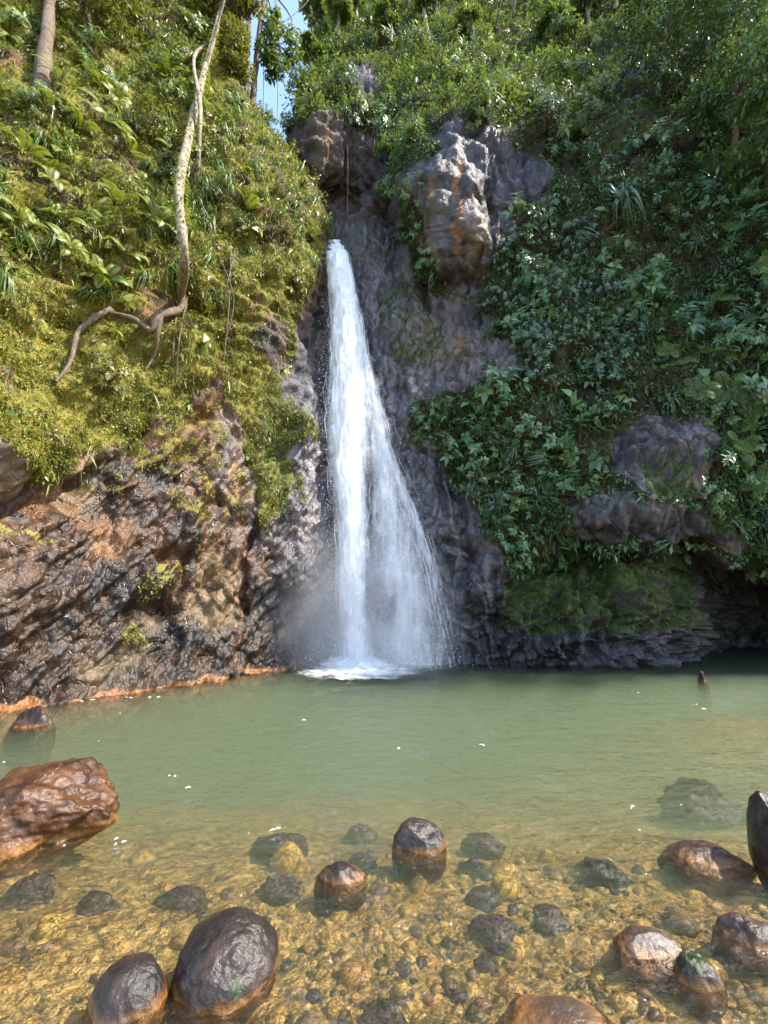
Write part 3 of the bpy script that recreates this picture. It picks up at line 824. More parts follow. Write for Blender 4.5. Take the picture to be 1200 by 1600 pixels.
M['fall_veil'] = fall_material('thin_water_veil', 0.78, 15.0, 0.38, 0.74, 0.8)
m, nt, out = new_mat('white_water_strand')
k = NT(nt)
d = k.n('ShaderNodeBsdfDiffuse')
d.inputs[0].default_value = (0.90, 0.92, 0.94, 1)
t2 = k.n('ShaderNodeBsdfTranslucent')
t2.inputs[0].default_value = (0.9, 0.93, 0.96, 1)
mm = k.n('ShaderNodeMixShader')
mm.inputs[0].default_value = 0.2
nt.links.new(d.outputs[0], mm.inputs[1])
nt.links.new(t2.outputs[0], mm.inputs[2])
nt.links.new(mm.outputs[0], out.inputs[0])
M['strand'] = m
m, nt, out = new_mat('soft_water_strand')
k = NT(nt)
d = k.n('ShaderNodeBsdfDiffuse')
d.inputs[0].default_value = (0.90, 0.92, 0.94, 1)
tr = k.n('ShaderNodeBsdfTransparent')
mx = k.n('ShaderNodeMixShader')
mx.inputs[0].default_value = 0.45
nt.links.new(tr.outputs[0], mx.inputs[1])
nt.links.new(d.outputs[0], mx.inputs[2])
nt.links.new(mx.outputs[0], out.inputs[0])
M['strand_soft'] = m

fall = bpy.data.objects.new('waterfall', None)
fall.location = tuple(FALL_FOOT)
col.objects.link(fall)
fall['label'] = 'tall white waterfall with dense column and spreading thin veil'
fall['category'] = 'waterfall'
def fall_child(name, me, kind=None):
    o = obj(name, me, fall, kind=kind)
    o.matrix_parent_inverse = Matrix.Translation(-fall.location)
    return o
def fall_sheet(name, left, right, mat, off, belly, seed, y0=374, y1=1046, nr=220, ncol=40, soft=0.35, jitter=0.05, thin_gain=1.0, fade=0.0):
    y = np.linspace(y0, y1, nr)[:, None]
    s = np.linspace(0, 1, ncol)[None, :]
    yy = np.stack([y[:, 0] / 38.0, 0 * y[:, 0] + seed, 0 * y[:, 0]], -1)
    grow = np.clip((y[:, 0] - 400) / 250, 0.15, 1)
    wl, wr = (5 * grow * fbm(yy, 3, seed + 40))[:, None], (9 * grow * fbm(yy + 7.7, 4, seed + 41))[:, None]
    pts = fall_point(s + 0 * y, y + 0 * s, left, right, off, belly)
    pts[..., 0] += (wl * (1 - s) + wr * s) * 0.019
    drop = (13.9 - pts[..., 2])
    pts = pts + np.stack([jitter * fbm(pts * np.array([2.5, 2.5, 0.8]), 3, seed), 1.6 * jitter * fbm(pts * np.array([3.5, 3.5, 1.0]), 3, seed + 5), 0 * drop], -1)
    thin = np.clip(np.minimum(s, 1 - s) / soft, 0, 1) ** 0.7 * 0.62 * thin_gain + 0.40 * np.clip((480 - y) / 90, 0, 1) - fade * np.clip((y - 820) / 200, 0, 1) - 0.5 * np.clip((400 - y) / 22, 0, 1)
    uv = np.stack([pts[..., 0] + 3.1 * seed, drop * 0.6 + 1.7 * seed], -1)
    return fall_child(name, mesh(name, pts, grid_faces(nr, ncol), [mat], attrs=dict(thin=thin), uv=uv.reshape(-1, 2)))
fall_sheet('water_column', ML, MR, M['fall_dense'], 0.0, 0.40, 1)
fall_sheet('water_column', ML + 3, MR - 4, M['fall_dense'], -0.14, 0.42, 2, jitter=0.09)
fall_sheet('spray_sheet', ML - 12 * np.linspace(0, 1, len(FY)), MR + 10 * np.linspace(0, 1, len(FY)), M['fall_soft'], -0.30, 0.45, 3, jitter=0.12, soft=0.5)
fall_sheet('water_veil', MR - 20, VR, M['fall_veil'], 0.02, 0.15, 4, y0=430, soft=0.5)
fall_sheet('water_veil', MR - 12, VR - 2, M['fall_veil'], -0.12, 0.2, 6, y0=520, jitter=0.12, soft=0.55)
fall_sheet('spray_sheet', MR - 25, VR + 3, M['fall_soft'], -0.22, 0.2, 9, y0=470, jitter=0.14, soft=0.45)
SL = np.interp(FY, [378, 640, 700, 760, 830, 900, 1046], [530, 578, 588, 610, 640, 660, 690])
SR = np.interp(FY, [378, 640, 700, 760, 830, 900, 1046], [545, 598, 618, 646, 672, 689, 717])
fall_sheet('side_stream', SL, SR, M['fall_side'], -0.16, 0.12, 7, y0=560, thin_gain=1.2, fade=0.36, soft=0.5)

def strands(name, n, left, right, ymin, ymax, seed, length=(40, 170), wpx=(0.8, 2.6), sbias=1.0, off=(-0.35, 0.05)):
    r_ = np.random.default_rng(seed)
    s = r_.beta(sbias, sbias, n)
    y0 = r_.uniform(ymin, ymax, n)
    y1 = np.minimum(y0 + r_.uniform(*length, n), 1044)
    o = r_.uniform(*off, n)
    ns = 9
    t = np.linspace(0, 1, ns)[None, :]
    y = y0[:, None] + (y1 - y0)[:, None] * t
    c = fall_point(s[:, None] + 0.02 * np.sin(6 * t + s[:, None] * 40), y, left, right, o[:, None], 0.35)
    w = r_.uniform(*wpx, n)[:, None] * np.sin(np.pi * np.clip(t, 0.02, 0.98)) ** 0.6 * 0.0085
    ang = r_.uniform(-0.6, 0.6, n)[:, None]
    sd = np.stack([np.cos(ang) + 0 * t, np.sin(ang) + 0 * t, 0 * t + 0 * ang], -1)
    v = np.stack([c - sd * w[..., None], c + sd * w[..., None]], 2)
    base = (np.arange(n) * ns * 2)[:, None]
    j = np.arange(ns - 1) * 2
    f = np.stack([base + j, base + j + 1, base + j + 3, base + j + 2], -1).reshape(-1, 4)
    return fall_child(name, mesh(name, v.reshape(-1, 3), f, [M['strand_soft']]), 'stuff')
strands('column_strands', 350, ML - 2, MR + 3, 380, 1000, 31, length=(15, 70), wpx=(0.4, 1.3), sbias=1.2)
strands('veil_strands', 50, MR - 15, VR + 2, 560, 1010, 32, length=(15, 90), wpx=(0.25, 0.7), sbias=0.9, off=(-0.2, 0.05))
strands('side_strands', 70, SL, SR + 2, 610, 1010, 33, length=(15, 80), wpx=(0.3, 0.9), sbias=1.0, off=(-0.25, 0.0))
def droplets(name, n, seed):
    r_ = np.random.default_rng(seed)
    y = 390 + 655 * r_.beta(1.7, 1.0, n)
    side = r_.random(n)
    s = np.where(side < 0.35, -np.abs(r_.normal(0, 0.14, n)) + 0.05, r_.uniform(0, 1.05, n))
    c = fall_point(s, y, ML, np.where(True, VR, VR), r_.uniform(-0.6, 0.05, n), 0.35)
    c += r_.normal(0, 0.03, c.shape)
    k_ = int(n * 0.3)
    th, rr, hh = r_.uniform(0, 6.28, k_), r_.gamma(2.0, 0.45, k_), r_.exponential(0.22, k_)
    c[:k_] = np.stack([FALL_FOOT[0] + 0.35 + rr * np.cos(th), FALL_FOOT[1] - 0.1 + rr * 0.45 * np.sin(th), 0.02 + hh], -1)
    tet = np.array([(1, 1, 1), (1, -1, -1), (-1, 1, -1), (-1, -1, 1)], float)
    sz = r_.uniform(0.003, 0.0085, n)[:, None, None] * np.array([0.7, 0.7, 1.7])
    v = c[:, None] + tet[None] * sz
    b = (np.arange(n) * 4)[:, None]
    f = np.concatenate([b + np.array(q_) for q_ in ((0, 1, 2), (0, 3, 1), (0, 2, 3), (1, 3, 2))])
    return fall_child(name, mesh(name, v.reshape(-1, 3), f, [M['strand']]), 'stuff')
droplets('droplets', 7000, 41)

# churned foam where the fall lands, and small flecks of foam on the pool
def foam_material():
    m, nt, out = new_mat('white_foam')
    k = NT(nt)
    p = k.pos()
    thin = k.attr('thin')
    n1 = k.noise(3.6, 8, 0.78, k.scaled(p, (0.8, 1.5, 1.0)), 0.9)
    a = k.ramp(k.math('ADD', n1, k.math('MULTIPLY', k.math('SUBTRACT', thin, 0.5), 0.95)), [(0.48, 0.0), (0.90, 1.0)])
    d = k.n('ShaderNodeBsdfDiffuse')
    d.inputs[0].default_value = (0.86, 0.90, 0.92, 1)
    tr = k.n('ShaderNodeBsdfTransparent')
    mx = k.n('ShaderNodeMixShader')
    nt.links.new(k.math('MULTIPLY', a, 0.75), mx.inputs[0])
    nt.links.new(tr.outputs[0], mx.inputs[1])
    nt.links.new(d.outputs[0], mx.inputs[2])
    nt.links.new(mx.outputs[0], out.inputs[0])
    return m
M['foam'] = foam_material()
nr, nc = 80, 160
fx, fy = np.meshgrid(np.linspace(-3.4, 3.8, nc), np.linspace(-3.4, 1.0, nr))
FP = np.stack([FALL_FOOT[0] + fx, FALL_FOOT[1] + fy, 0 * fx], -1)
e1 = np.maximum(np.exp(-(((fx - 0.15) / 1.1) ** 2 + ((fy + 0.35) / 0.95) ** 2)), 0.80 * np.exp(-(((fx - 0.2) / 1.7) ** 2 + ((fy + 1.2) / 1.45) ** 2)))
e2 = 0.75 * np.exp(-(((fx - 1.6) / 1.2) ** 2 + ((fy - 0.02) / 0.22) ** 2))
thin = np.clip(np.maximum(e1 * 1.05, e2) * 1.1, 0, 1.05)
rr = np.hypot(FP[..., 0] - FALL_FOOT[0], FP[..., 1] - FALL_FOOT[1])
FP[..., 2] = 0.05 + 0.20 * np.exp(-((fx / 0.8) ** 2 + ((fy - 0.1) / 0.5) ** 2)) + 0.12 * e1 * (0.5 + fbm(FP * 4.0, 4, 320))
fall_child('splash_foam', mesh('splash_foam', FP, grid_faces(nr, nc), [M['foam']], attrs=dict(thin=thin)), 'stuff')

r_ = np.random.default_rng(51)
nfl = 26
py = 1060 + 330 * r_.beta(1.1, 1.7, nfl)
px = r_.uniform(-20, 1220, nfl)
wp = on_water(px, py)
keep = (wp[:, 1] < 11.5)
wp = wp[keep]
v, f = [], []
for c in wp:
    m_ = r_.integers(1, 4)
    L_ = min(r_.gamma(2.0, 0.010) * (c[1] / 5.0 + 0.3) * 1.5, 0.07)
    for q_ in range(m_):
        a0 = r_.normal(0.25, 0.35)
        cc = c + np.array([r_.normal(0, L_ * 1.2), r_.normal(0, L_ * 0.7), 0.018])
        th = np.linspace(0, 2 * np.pi, 8, endpoint=False)
        rad = L_ * r_.uniform(0.35, 1.0, 8) * r_.uniform(0.4, 1.0)
        xx, yy = rad * np.cos(th), rad * 0.20 * np.sin(th)
        pts = np.stack([cc[0] + xx * math.cos(a0) - yy * math.sin(a0), cc[1] + xx * math.sin(a0) + yy * math.cos(a0), np.full(8, cc[2])], -1)
        b0 = len(v) * 9
        v.append(np.concatenate([pts, [cc + [0, 0, 0.012]]]))
        f.append(np.array([(b0 + j, b0 + (j + 1) % 8, b0 + 8) for j in range(8)]))
fo = obj('foam_flecks', mesh('foam_flecks', np.concatenate(v), np.concatenate(f), [M['strand_soft']]), label='white foam flecks and bubbles drifting on the rippled pool', cat='foam', kind='stuff')

# mist around the foot of the fall
m, nt, out = new_mat('waterfall_mist')
k = NT(nt)
tc = k.n('ShaderNodeTexCoord')
gr = k.n('ShaderNodeTexGradient', gradient_type='SPHERICAL')
nt.links.new(tc.outputs['Object'], gr.inputs[0])
dn = k.math('MULTIPLY', k.math('POWER', gr.outputs['Fac'], 1.4), 1.1)
vol = k.n('ShaderNodeVolumePrincipled')
vol.inputs['Color'].default_value = (0.96, 0.97, 1.0, 1)
nt.links.new(dn, vol.inputs['Density'])
nt.links.new(vol.outputs[0], out.inputs['Volume'])
bm = bmesh.new()
bmesh.ops.create_icosphere(bm, subdivisions=4, radius=1.0)
me = bpy.data.meshes.new('mist')
bm.to_mesh(me)
bm.free()
me.materials.append(m)
mist = obj('mist', me, label='pale spray mist drifting round the foot of the waterfall', cat='mist', kind='stuff')
mist.location = (FALL_FOOT[0] + 0.35, FALL_FOOT[1] - 0.15, 0.9)
mist.scale = (2.7, 1.3, 3.2)

# ------------------------------------------------------------------ boulders
def ico(sub):
    bm = bmesh.new()
    bmesh.ops.create_icosphere(bm, subdivisions=sub, radius=1.0)
    bm.verts.ensure_lookup_table()
    v = np.array([x.co[:] for x in bm.verts])
    f = np.array([[x.index for x in fc.verts] for fc in bm.faces])
    bm.free()
    return v, f
ICO5, ICO6, ICO3, ICO2, ICO1 = ico(5), ico(6), ico(3), ico(2), ico(1)
def rock_shape(base, seed, rough=0.16, flats=6, flat_at=0.80):
    v, f = base
    r0 = np.random.default_rng(seed)
    w = v.copy()
    for _ in range(flats):                                  # worn flat faces
        n = unit(r0.normal(size=3))
        d = w @ n
        lim = flat_at * r0.uniform(0.88, 1.12)
        over = np.maximum(d - lim, 0)
        w = w - n * (over * 0.82)[:, None]
    w = w * (1 + 0.16 * rough * fbm(v * 2.4 + seed, 3, seed + 9, 0.5, True))[:, None]
    w = w * (1 + rough * fbm(v * 1.3 + seed, 3, seed) + 0.35 * rough * fbm(v * 4.0 + seed, 4, seed + 3) + 0.10 * rough * fbm(v * 11.0 + seed, 4, seed + 5, 0.6))[:, None]
    return w, f
def boulder(name, box, mat, label, seed=1, depth=1.0, rot=0.0, base=None, rough=0.16, flats=6, flat_at=0.8, sink=0.3, ztop=None, group=None, moss_at=None, cat='boulder', squash=1.0, most=1.5):
    """Boulder whose part above water fills the photo box (x0, y0, x1, y1); with ztop it lies wholly under water."""
    x0, y0, x1, y1 = box
    w, f = rock_shape(base or ICO5, seed, rough, flats, flat_at)
    c, s = math.cos(rot), math.sin(rot)
    w = w @ np.array([[c, 0, s], [0, 1, 0], [-s, 0, c]])
    at = on_water(0.5 * (x0 + x1), 0.5 * (y0 + y1) + (0.25 * (y1 - y0) if ztop is None else 0), 0.0 if ztop is None else ztop - 0.05)
    a = 0.5 * (x1 - x0) / FPX * math.hypot(at[1], CAMH)
    sz = np.array([a, a * depth, a * 0.8 * squash])
    loc = at.copy()
    tall = a * 0.9                                          # height above the water
    for _ in range(16):
        zb = float(bed_height(loc[:1], loc[1:2])[0])
        rng_ = np.ptp(w[:, 2])
        if ztop is None:
            sz[2] = min((tall - zb + 0.05) / rng_, most * sz[0])
            v = w * sz
            loc[2] = tall - v[:, 2].max()
        else:
            sz[1], sz[2] = sz[0] * depth, sz[0] * squash
            v = w * sz
            loc[2] = min(zb + 0.25 * sz[2], ztop - v[:, 2].max())
        q = v + loc
        vis = q[q[:, 2] > -0.01] if ztop is None else q[q[:, 2] > zb]
        qx, qy = proj(vis)
        bw, bh = max(np.ptp(qx), 1), max(np.ptp(qy), 1)
        rw, rh = (x1 - x0) / bw, (y1 - y0) / bh
        sz[0] *= rw ** 0.7
        sz[1] = np.clip(sz[1] * (rw ** 0.35 * rh ** 0.3), 0.7 * sz[0], 1.5 * sz[0])
        tall = float(np.clip(tall * rh ** 0.5, 0.03, 1.2))
        m = FPX / math.hypot(loc[1], CAMH)
        loc[0] += (0.5 * (x0 + x1) - 0.5 * (qx.max() + qx.min())) / m * 0.9
        dep = math.atan2(CAMH, loc[1])
        loc[1] -= (0.5 * (y0 + y1) - 0.5 * (qy.max() + qy.min())) / m / max(math.sin(dep), 0.15) * 0.5
    v = w * sz
    low = v[:, 2].min()
    v[:, 2] -= low
    loc[2] += low
    moss = np.zeros(len(v))
    if moss_at:
        mx_, my_ = proj(v + loc)
        moss = np.exp(-(((mx_ - moss_at[0]) / moss_at[2]) ** 2 + ((my_ - moss_at[1]) / moss_at[3]) ** 2))
    o = obj(name, mesh(name, v, f, [mat], attrs=dict(moss=moss)), label=label, cat=cat, group=group)
    o.location = loc
    return o
BD, BO, BB = M['boulder_dark'], M['boulder_orange'], M['boulder_brown']
boulder('boulder', (-75, 1182, 188, 1345), BO, 'big rust-orange wet boulder with a dark glossy shoulder standing in the pool', 4, 0.8, 0.25, ICO6, 0.30, 13, 0.72)
boulder('boulder', (17, 1102, 84, 1138), BB, 'small brown boulder on the orange ledge at the foot of the mossy cliff', 9, 0.8, flats=7)
boulder('boulder', (266, 1416, 437, 1592), BD, 'large dark egg-shaped wet boulder with a green moss spot', 12, 1.1, -0.5, ICO6, 0.10, 5, 0.90, 0.22, moss_at=(368, 1545, 14, 22))
boulder('boulder', (135, 1487, 264, 1612), BD, 'smooth black oval boulder touching the larger mossy egg-shaped one', 15, 1.0, -0.4, None, 0.09, 4, 0.92, 0.22)
boulder('boulder', (614, 1277, 697, 1338), BD, 'round dark brown boulder rising alone from the pool shallows', 18, 0.9, 0.2, None, 0.11, 4, 0.9, 0.4)
boulder('boulder', (495, 1345, 570, 1385), BD, 'small low dark boulder with a wet shiny crest among submerged stones', 21, 0.8, 0.3, flats=6, sink=0.55)
boulder('boulder', (1166, 1235, 1262, 1385), BD, 'upright dark boulder at the pool edge with water lapping its foot', 24, 0.9, 0.1, flats=5, flat_at=0.82, rough=0.12, most=3.0)
boulder('boulder', (1115, 1425, 1240, 1495), BB, 'brown boulder with pale wet streaks beside the moss-topped slanting one', 27, 0.8, 0.3, flats=7, sink=0.45)
boulder('boulder', (1052, 1482, 1132, 1552), BD, 'dark green-topped boulder at the end of a slanting submerged slab', 30, 1.1, 0.4, flats=6, moss_at=(1085, 1505, 26, 22), sink=0.45)
boulder('boulder', (958, 1446, 1075, 1505), BB, 'slanting brown slab boulder half under water among ochre cobbles', 33, 1.0, 0.5, flats=6, sink=0.6)
boulder('boulder', (1045, 1312, 1168, 1358), BB, 'flat purple-brown boulder awash near the upright dark boulder', 36, 0.8, 0.25, flats=7, sink=0.65)
boulder('boulder', (798, 1568, 955, 1640), BB, 'plain brown rounded boulder between the ochre cobbles near the waterside', 39, 0.7, 0.0, None, 0.08, 3, 0.92, 0.35)
boulder('rock', (1090, 1048, 1105, 1066), BD, 'tiny black rock poking out of the pool below the dark cave', 42, 0.8, 0.2, flats=7, cat='rock', most=16.0)
# boulders wholly under water
SUB = [(388, 1300, 482, 1368), (535, 1290, 592, 1322), (395, 1370, 470, 1412), (718, 1308, 792, 1342), (712, 1342, 775, 1385), (902, 1345, 992, 1392), (730, 1440, 810, 1482), (832, 1415, 895, 1468), (1025, 1240, 1200, 1285), (240, 1395, 330, 1425), (108, 1405, 190, 1432), (490, 1405, 545, 1435), (-20, 1372, 90, 1425), (565, 1575, 640, 1612), (545, 1335, 590, 1362), ]
SUBLAB = 'dark purple-brown boulder lying wholly under the clear shallow water'
for j, bx_ in enumerate(SUB):
    at = on_water(0.5 * (bx_[0] + bx_[2]), 0.5 * (bx_[1] + bx_[3]), -0.15)
    zc = float(bed_height(at[:1], at[1:2])[0])
    boulder('sunken_boulder', bx_, M['stone_purple'], SUBLAB, 60 + j, 0.9, 0.2 * (j % 3 - 1), ICO5, 0.30, 9, 0.72, ztop=-0.03, group='boulders under the pool shallows', squash=0.6)
for bx_, lab in (((767, 1365, 812, 1408), 'bright yellow rounded stone near the surface of the shallows'), ((50, 1437, 105, 1466), 'flat yellow stone lying apart near the rust-orange boulder'), ((964, 1476, 1003, 1520), 'yellow egg-shaped stone leaning on the slanting brown slab'), ((615, 1534, 646, 1571), 'orange-yellow egg-shaped cobble on its end among small gravel'), ((840, 1330, 868, 1348), 'pale yellow stone in deeper water beyond the cobbles'), ((422, 1330, 482, 1358), 'rusty orange stone resting on a dark sunken boulder')):
    boulder('yellow_stone', bx_, M['stone_yellow'], lab, int(bx_[0]), 0.9, 0.3, ICO3, 0.16, 6, 0.8, ztop=-0.012, cat='stone')

# ------------------------------------------------------------------ cobbles and gravel on the bed
r_ = np.random.default_rng(77)
protos = []
for j in range(10):
    w, f = rock_shape(ICO2, 300 + j, 0.18, 5, 0.82)
    protos.append((w * np.array([1.0, r_.uniform(0.65, 0.95), r_.uniform(0.5, 0.75)]), f))
kinds = {'ochre': ('stone_ochre', 'rounded ochre-yellow cobble on the bed of the shallows', 'ochre cobbles in the shallows'),
         'brown': ('stone_brown', 'rounded dull brown cobble on the bed of the shallows', 'brown cobbles in the shallows'),
         'purple': ('stone_purple', 'dark purplish cobble on the bed of the shallows', 'dark cobbles in the shallows')}
cob_mesh = {(kn, j): mesh('cobble', w, f, [M[kinds[kn][0]]]) for kn in kinds for j, (w, f) in enumerate(protos)}
placed = []
tries = 0
while len(placed) < 290 and tries < 9000:
    tries += 1
    px = r_.uniform(-30, 1230)
    py = 1300 + 320 * r_.beta(1.5, 1.0)
    if px < 470 and r_.random() < 0.65:
        continue
    p_ = on_water(px, py, -0.12)
    s = float(np.clip(r_.gamma(3.2, 0.0145), 0.024, 0.12))
    if any((p_[0] - q_[0]) ** 2 + (p_[1] - q_[1]) ** 2 < (0.85 * (s + q_[2])) ** 2 for q_ in placed):
        continue
    placed.append((p_[0], p_[1], s))
for x, y, s in placed:
    kn = r_.choice(['ochre', 'brown', 'purple'], p=[0.70, 0.23, 0.07])
    o = obj('cobble', cob_mesh[(kn, int(r_.integers(10)))], None, kinds[kn][1], 'cobble', kinds[kn][2])
    zb = float(bed_height(np.array([x]), np.array([y]))[0])
    o.location = (x, y, zb + s * 0.0)
    o.scale = (s, s, s)
    o.rotation_euler = (r_.normal(0, 0.25), r_.normal(0, 0.25), r_.uniform(0, 6.28))
# gravel between them
def rnd_stone_material():
    m, nt, out = new_mat('ochre_gravel')
    k = NT(nt)
    c = k.ramp(k.attr('rnd'), [(0.0, (0.05, 0.032, 0.022)), (0.2, (0.12, 0.072, 0.034)), (0.45, (0.27, 0.155, 0.042)), (0.8, (0.38, 0.23, 0.065)), (1.0, (0.46, 0.31, 0.11))])
    n = k.noise(40.0, 3, 0.6, k.pos())
    nt.links.new(k.principled(k.mix(k.math('MULTIPLY', n, 0.5), c, (0.5, 0.45, 0.38), 'OVERLAY'), 0.6, None, 0.35), out.inputs[0])
    return m
ng = 5200
px = r_.uniform(-60, 1260, ng)
py = 1290 + 340 * r_.beta(1.6, 1.0, ng)
dens = fbm(np.stack([px / 90, py / 60, 0 * px], -1), 3, 410)
sel = r_.random(ng) < np.clip(0.5 + 1.5 * dens, 0.06, 1) * np.where(px < 450, 0.5, 1.0)
px, py = px[sel], py[sel]
ng = len(px)
gp = on_water(px, py, -0.12)
gp[:, 2] = bed_height(gp[:, 0], gp[:, 1])
sz = np.clip(r_.gamma(1.6, 0.010, ng), 0.006, 0.06)
iv, if_ = ICO1
rot = r_.uniform(0, 6.28, ng)
sv = iv[None] * (1 + 0.22 * r_.normal(size=(ng, len(iv), 1))) * sz[:, None, None] * np.stack([np.ones(ng), r_.uniform(0.6, 1, ng), r_.uniform(0.45, 0.8, ng)], -1)[:, None]
cr, sr = np.cos(rot)[:, None], np.sin(rot)[:, None]
sv = np.stack([sv[..., 0] * cr - sv[..., 1] * sr, sv[..., 0] * sr + sv[..., 1] * cr, sv[..., 2]], -1) + gp[:, None]
gf_ = (if_[None] + (np.arange(ng) * len(iv))[:, None, None]).reshape(-1, 3)
obj('gravel', mesh('gravel', sv.reshape(-1, 3), gf_, [rnd_stone_material()], attrs=dict(rnd=np.repeat(r_.random(ng), len(iv)))), label='ochre gravel and small pebbles between the cobbles', cat='gravel', kind='stuff')

# ------------------------------------------------------------------ vegetation
def sheet_points(n, G, N, U, V, weight, r_):
    """n random points on a sheet, chosen by weight x area."""
    area = np.linalg.norm(np.cross(U, V), axis=-1)
    w = (area * weight).ravel()
    cdf = np.cumsum(w)
    i = np.searchsorted(cdf, r_.random(n) * cdf[-1])
    i = np.minimum(i, w.size - 1)
    a, b = r_.uniform(-0.5, 0.5, (n, 1)), r_.uniform(-0.5, 0.5, (n, 1))
    return G.reshape(-1, 3)[i] + a * U.reshape(-1, 3)[i] + b * V.reshape(-1, 3)[i], N.reshape(-1, 3)[i], i

def cover(name, mat, n, G, N, U, V, weight, size, seed, label, out=0.5, hang=0.5, lift=0.05, aspect=0.5, clump=1.2):
    r_ = np.random.default_rng(seed)
    cl = np.clip(fbm(G * clump, 3, seed + 900) * 1.6 + 0.62, 0.05, 1.5) * np.clip(0.75 + 1.1 * fbm(G * 0.45, 2, 55), 0.12, 1.5)
    p, nn, i = sheet_points(n, G, N, U, V, weight * cl, r_)
    L = np.clip(r_.gamma(5.0, size / 5.0, n), size * 0.35, size * 2.4)
    d = nn * out + r_.normal(0, 0.55, (n, 3)) + np.array([0, 0, -hang])
    fn = nn * 0.6 + np.array([0, 0, 0.6]) + r_.normal(0, 0.4, (n, 3))
    p = p + nn * (r_.random(n) ** 1.5 * lift * cl.ravel()[i])[:, None]
    v, f, kv = leaves(p, d, fn, L, L * aspect * r_.uniform(0.7, 1.2, n), 0.18, 0.15, tris=2)
    rn = np.clip(0.5 * r_.random(n) + 0.5 * (0.5 + 0.9 * fbm(p * 0.7, 3, seed + 50)), 0, 1)
    return obj(name, mesh(name, v, f, [mat], smooth_shade=False, attrs=dict(rnd=np.repeat(rn, kv))), label=label, cat='ground cover', kind='stuff')

inview_A = ((ax > -250) & (ax < 700) & (ay > -250) & (ay < 1100)).astype(float)
inview_B = ((bx > 380) & (bx < 1400) & (by > -140) & (by < 1100)).astype(float)
soft_A = inview_A * (vegA * (1 - 0.75 * bareA) + 0.45 * patchA)
low_B = vegB * inview_B
depthA = 1.0 / np.maximum(A1[..., 1], 4) ** 1.2
depthB = 1.0 / np.maximum(B1[..., 1], 8) ** 1.6
upperA = smooth(480, 250, ay)
lowA = smooth(330, 470, ay)
cover('moss_leaves', M['leaf_yellow'], 120000, A1, AN1, AU, AV, soft_A * depthA * (0.05 + lowA), 0.034, 501, 'carpet of tiny yellow-green moss leaves on the lower sunlit cliff', lift=0.07, hang=0.8, aspect=0.6, out=0.4, clump=1.6)
cover('cliff_leaves', M['leaf_yellow'], 60000, A1, AN1, AU, AV, inview_A * vegA * depthA * (1.1 - lowA), 0.062, 507, 'carpet of small yellow-green leaves on the upper sunlit cliff', lift=0.16, hang=0.7, aspect=0.5)
cover('creeper_leaves', M['leaf_mid'], 40000, A1, AN1, AU, AV, inview_A * vegA * depthA * (0.25 + 0.75 * upperA), 0.085, 502, 'tangle of mid-green creeper leaves over the upper sunlit cliff', lift=0.35, hang=0.5)
cover('hanging_blades', M['leaf_lime'], 26000, A1, AN1, AU, AV, inview_A * vegA * depthA * (0.15 + smooth(520, 380, ay)), 0.17, 508, 'shaggy hanging green blades down the sunlit cliff', lift=0.22, hang=1.6, aspect=0.13, out=0.7)
cover('dry_thatch', M['thatch'], 16000, A1, AN1, AU, AV, inview_A * vegA * depthA * (0.2 + bareA), 0.17, 509, 'dry brown hanging stems and dead fronds on the sunlit cliff', lift=0.14, hang=1.8, aspect=0.09, out=0.5)
brightB = smooth(230, 120, by) * smooth(1000, 860, bx)
cover('creeper_leaves', M['leaf_dark'], 100000, B1, BN1, BU, BV, low_B * depthB * (1 - 0.6 * brightB), 0.10, 503, 'dense dark-green creeper leaves covering the shaded cliff', lift=0.34, hang=0.4, clump=0.9)
cover('slope_leaves', M['leaf_slope'], 60000, B1, BN1, BU, BV, low_B * depthB * brightB + 1e-9, 0.13, 504, 'mass of bright small leaves on the sunny slope above the fall', lift=0.6, hang=0.1, out=0.7)
cover('hanging_blades', M['leaf_blue'], 14000, B1, BN1, BU, BV, low_B * depthB * smooth(200, 300, by), 0.17, 510, 'shaggy hanging blue-green blades on the shaded cliff', lift=0.3, hang=1.2, aspect=0.13, out=0.8)
mossy = inview_B * np.clip(mossB - 0.3, 0, 1) * rockB
cover('rock_moss', M['leaf_mid'], 60000, B1, BN1, BU, BV, mossy, 0.032, 505, 'thin green moss and tiny leaves on the wet rocks by the cave', lift=0.05, hang=0.5)

# ---- plant prototypes, each grown along local +Z from its base
def with_rnd(v, kv, n, r_, lo=0.0, hi=1.0):
    return np.repeat(r_.uniform(lo, hi, n), kv)

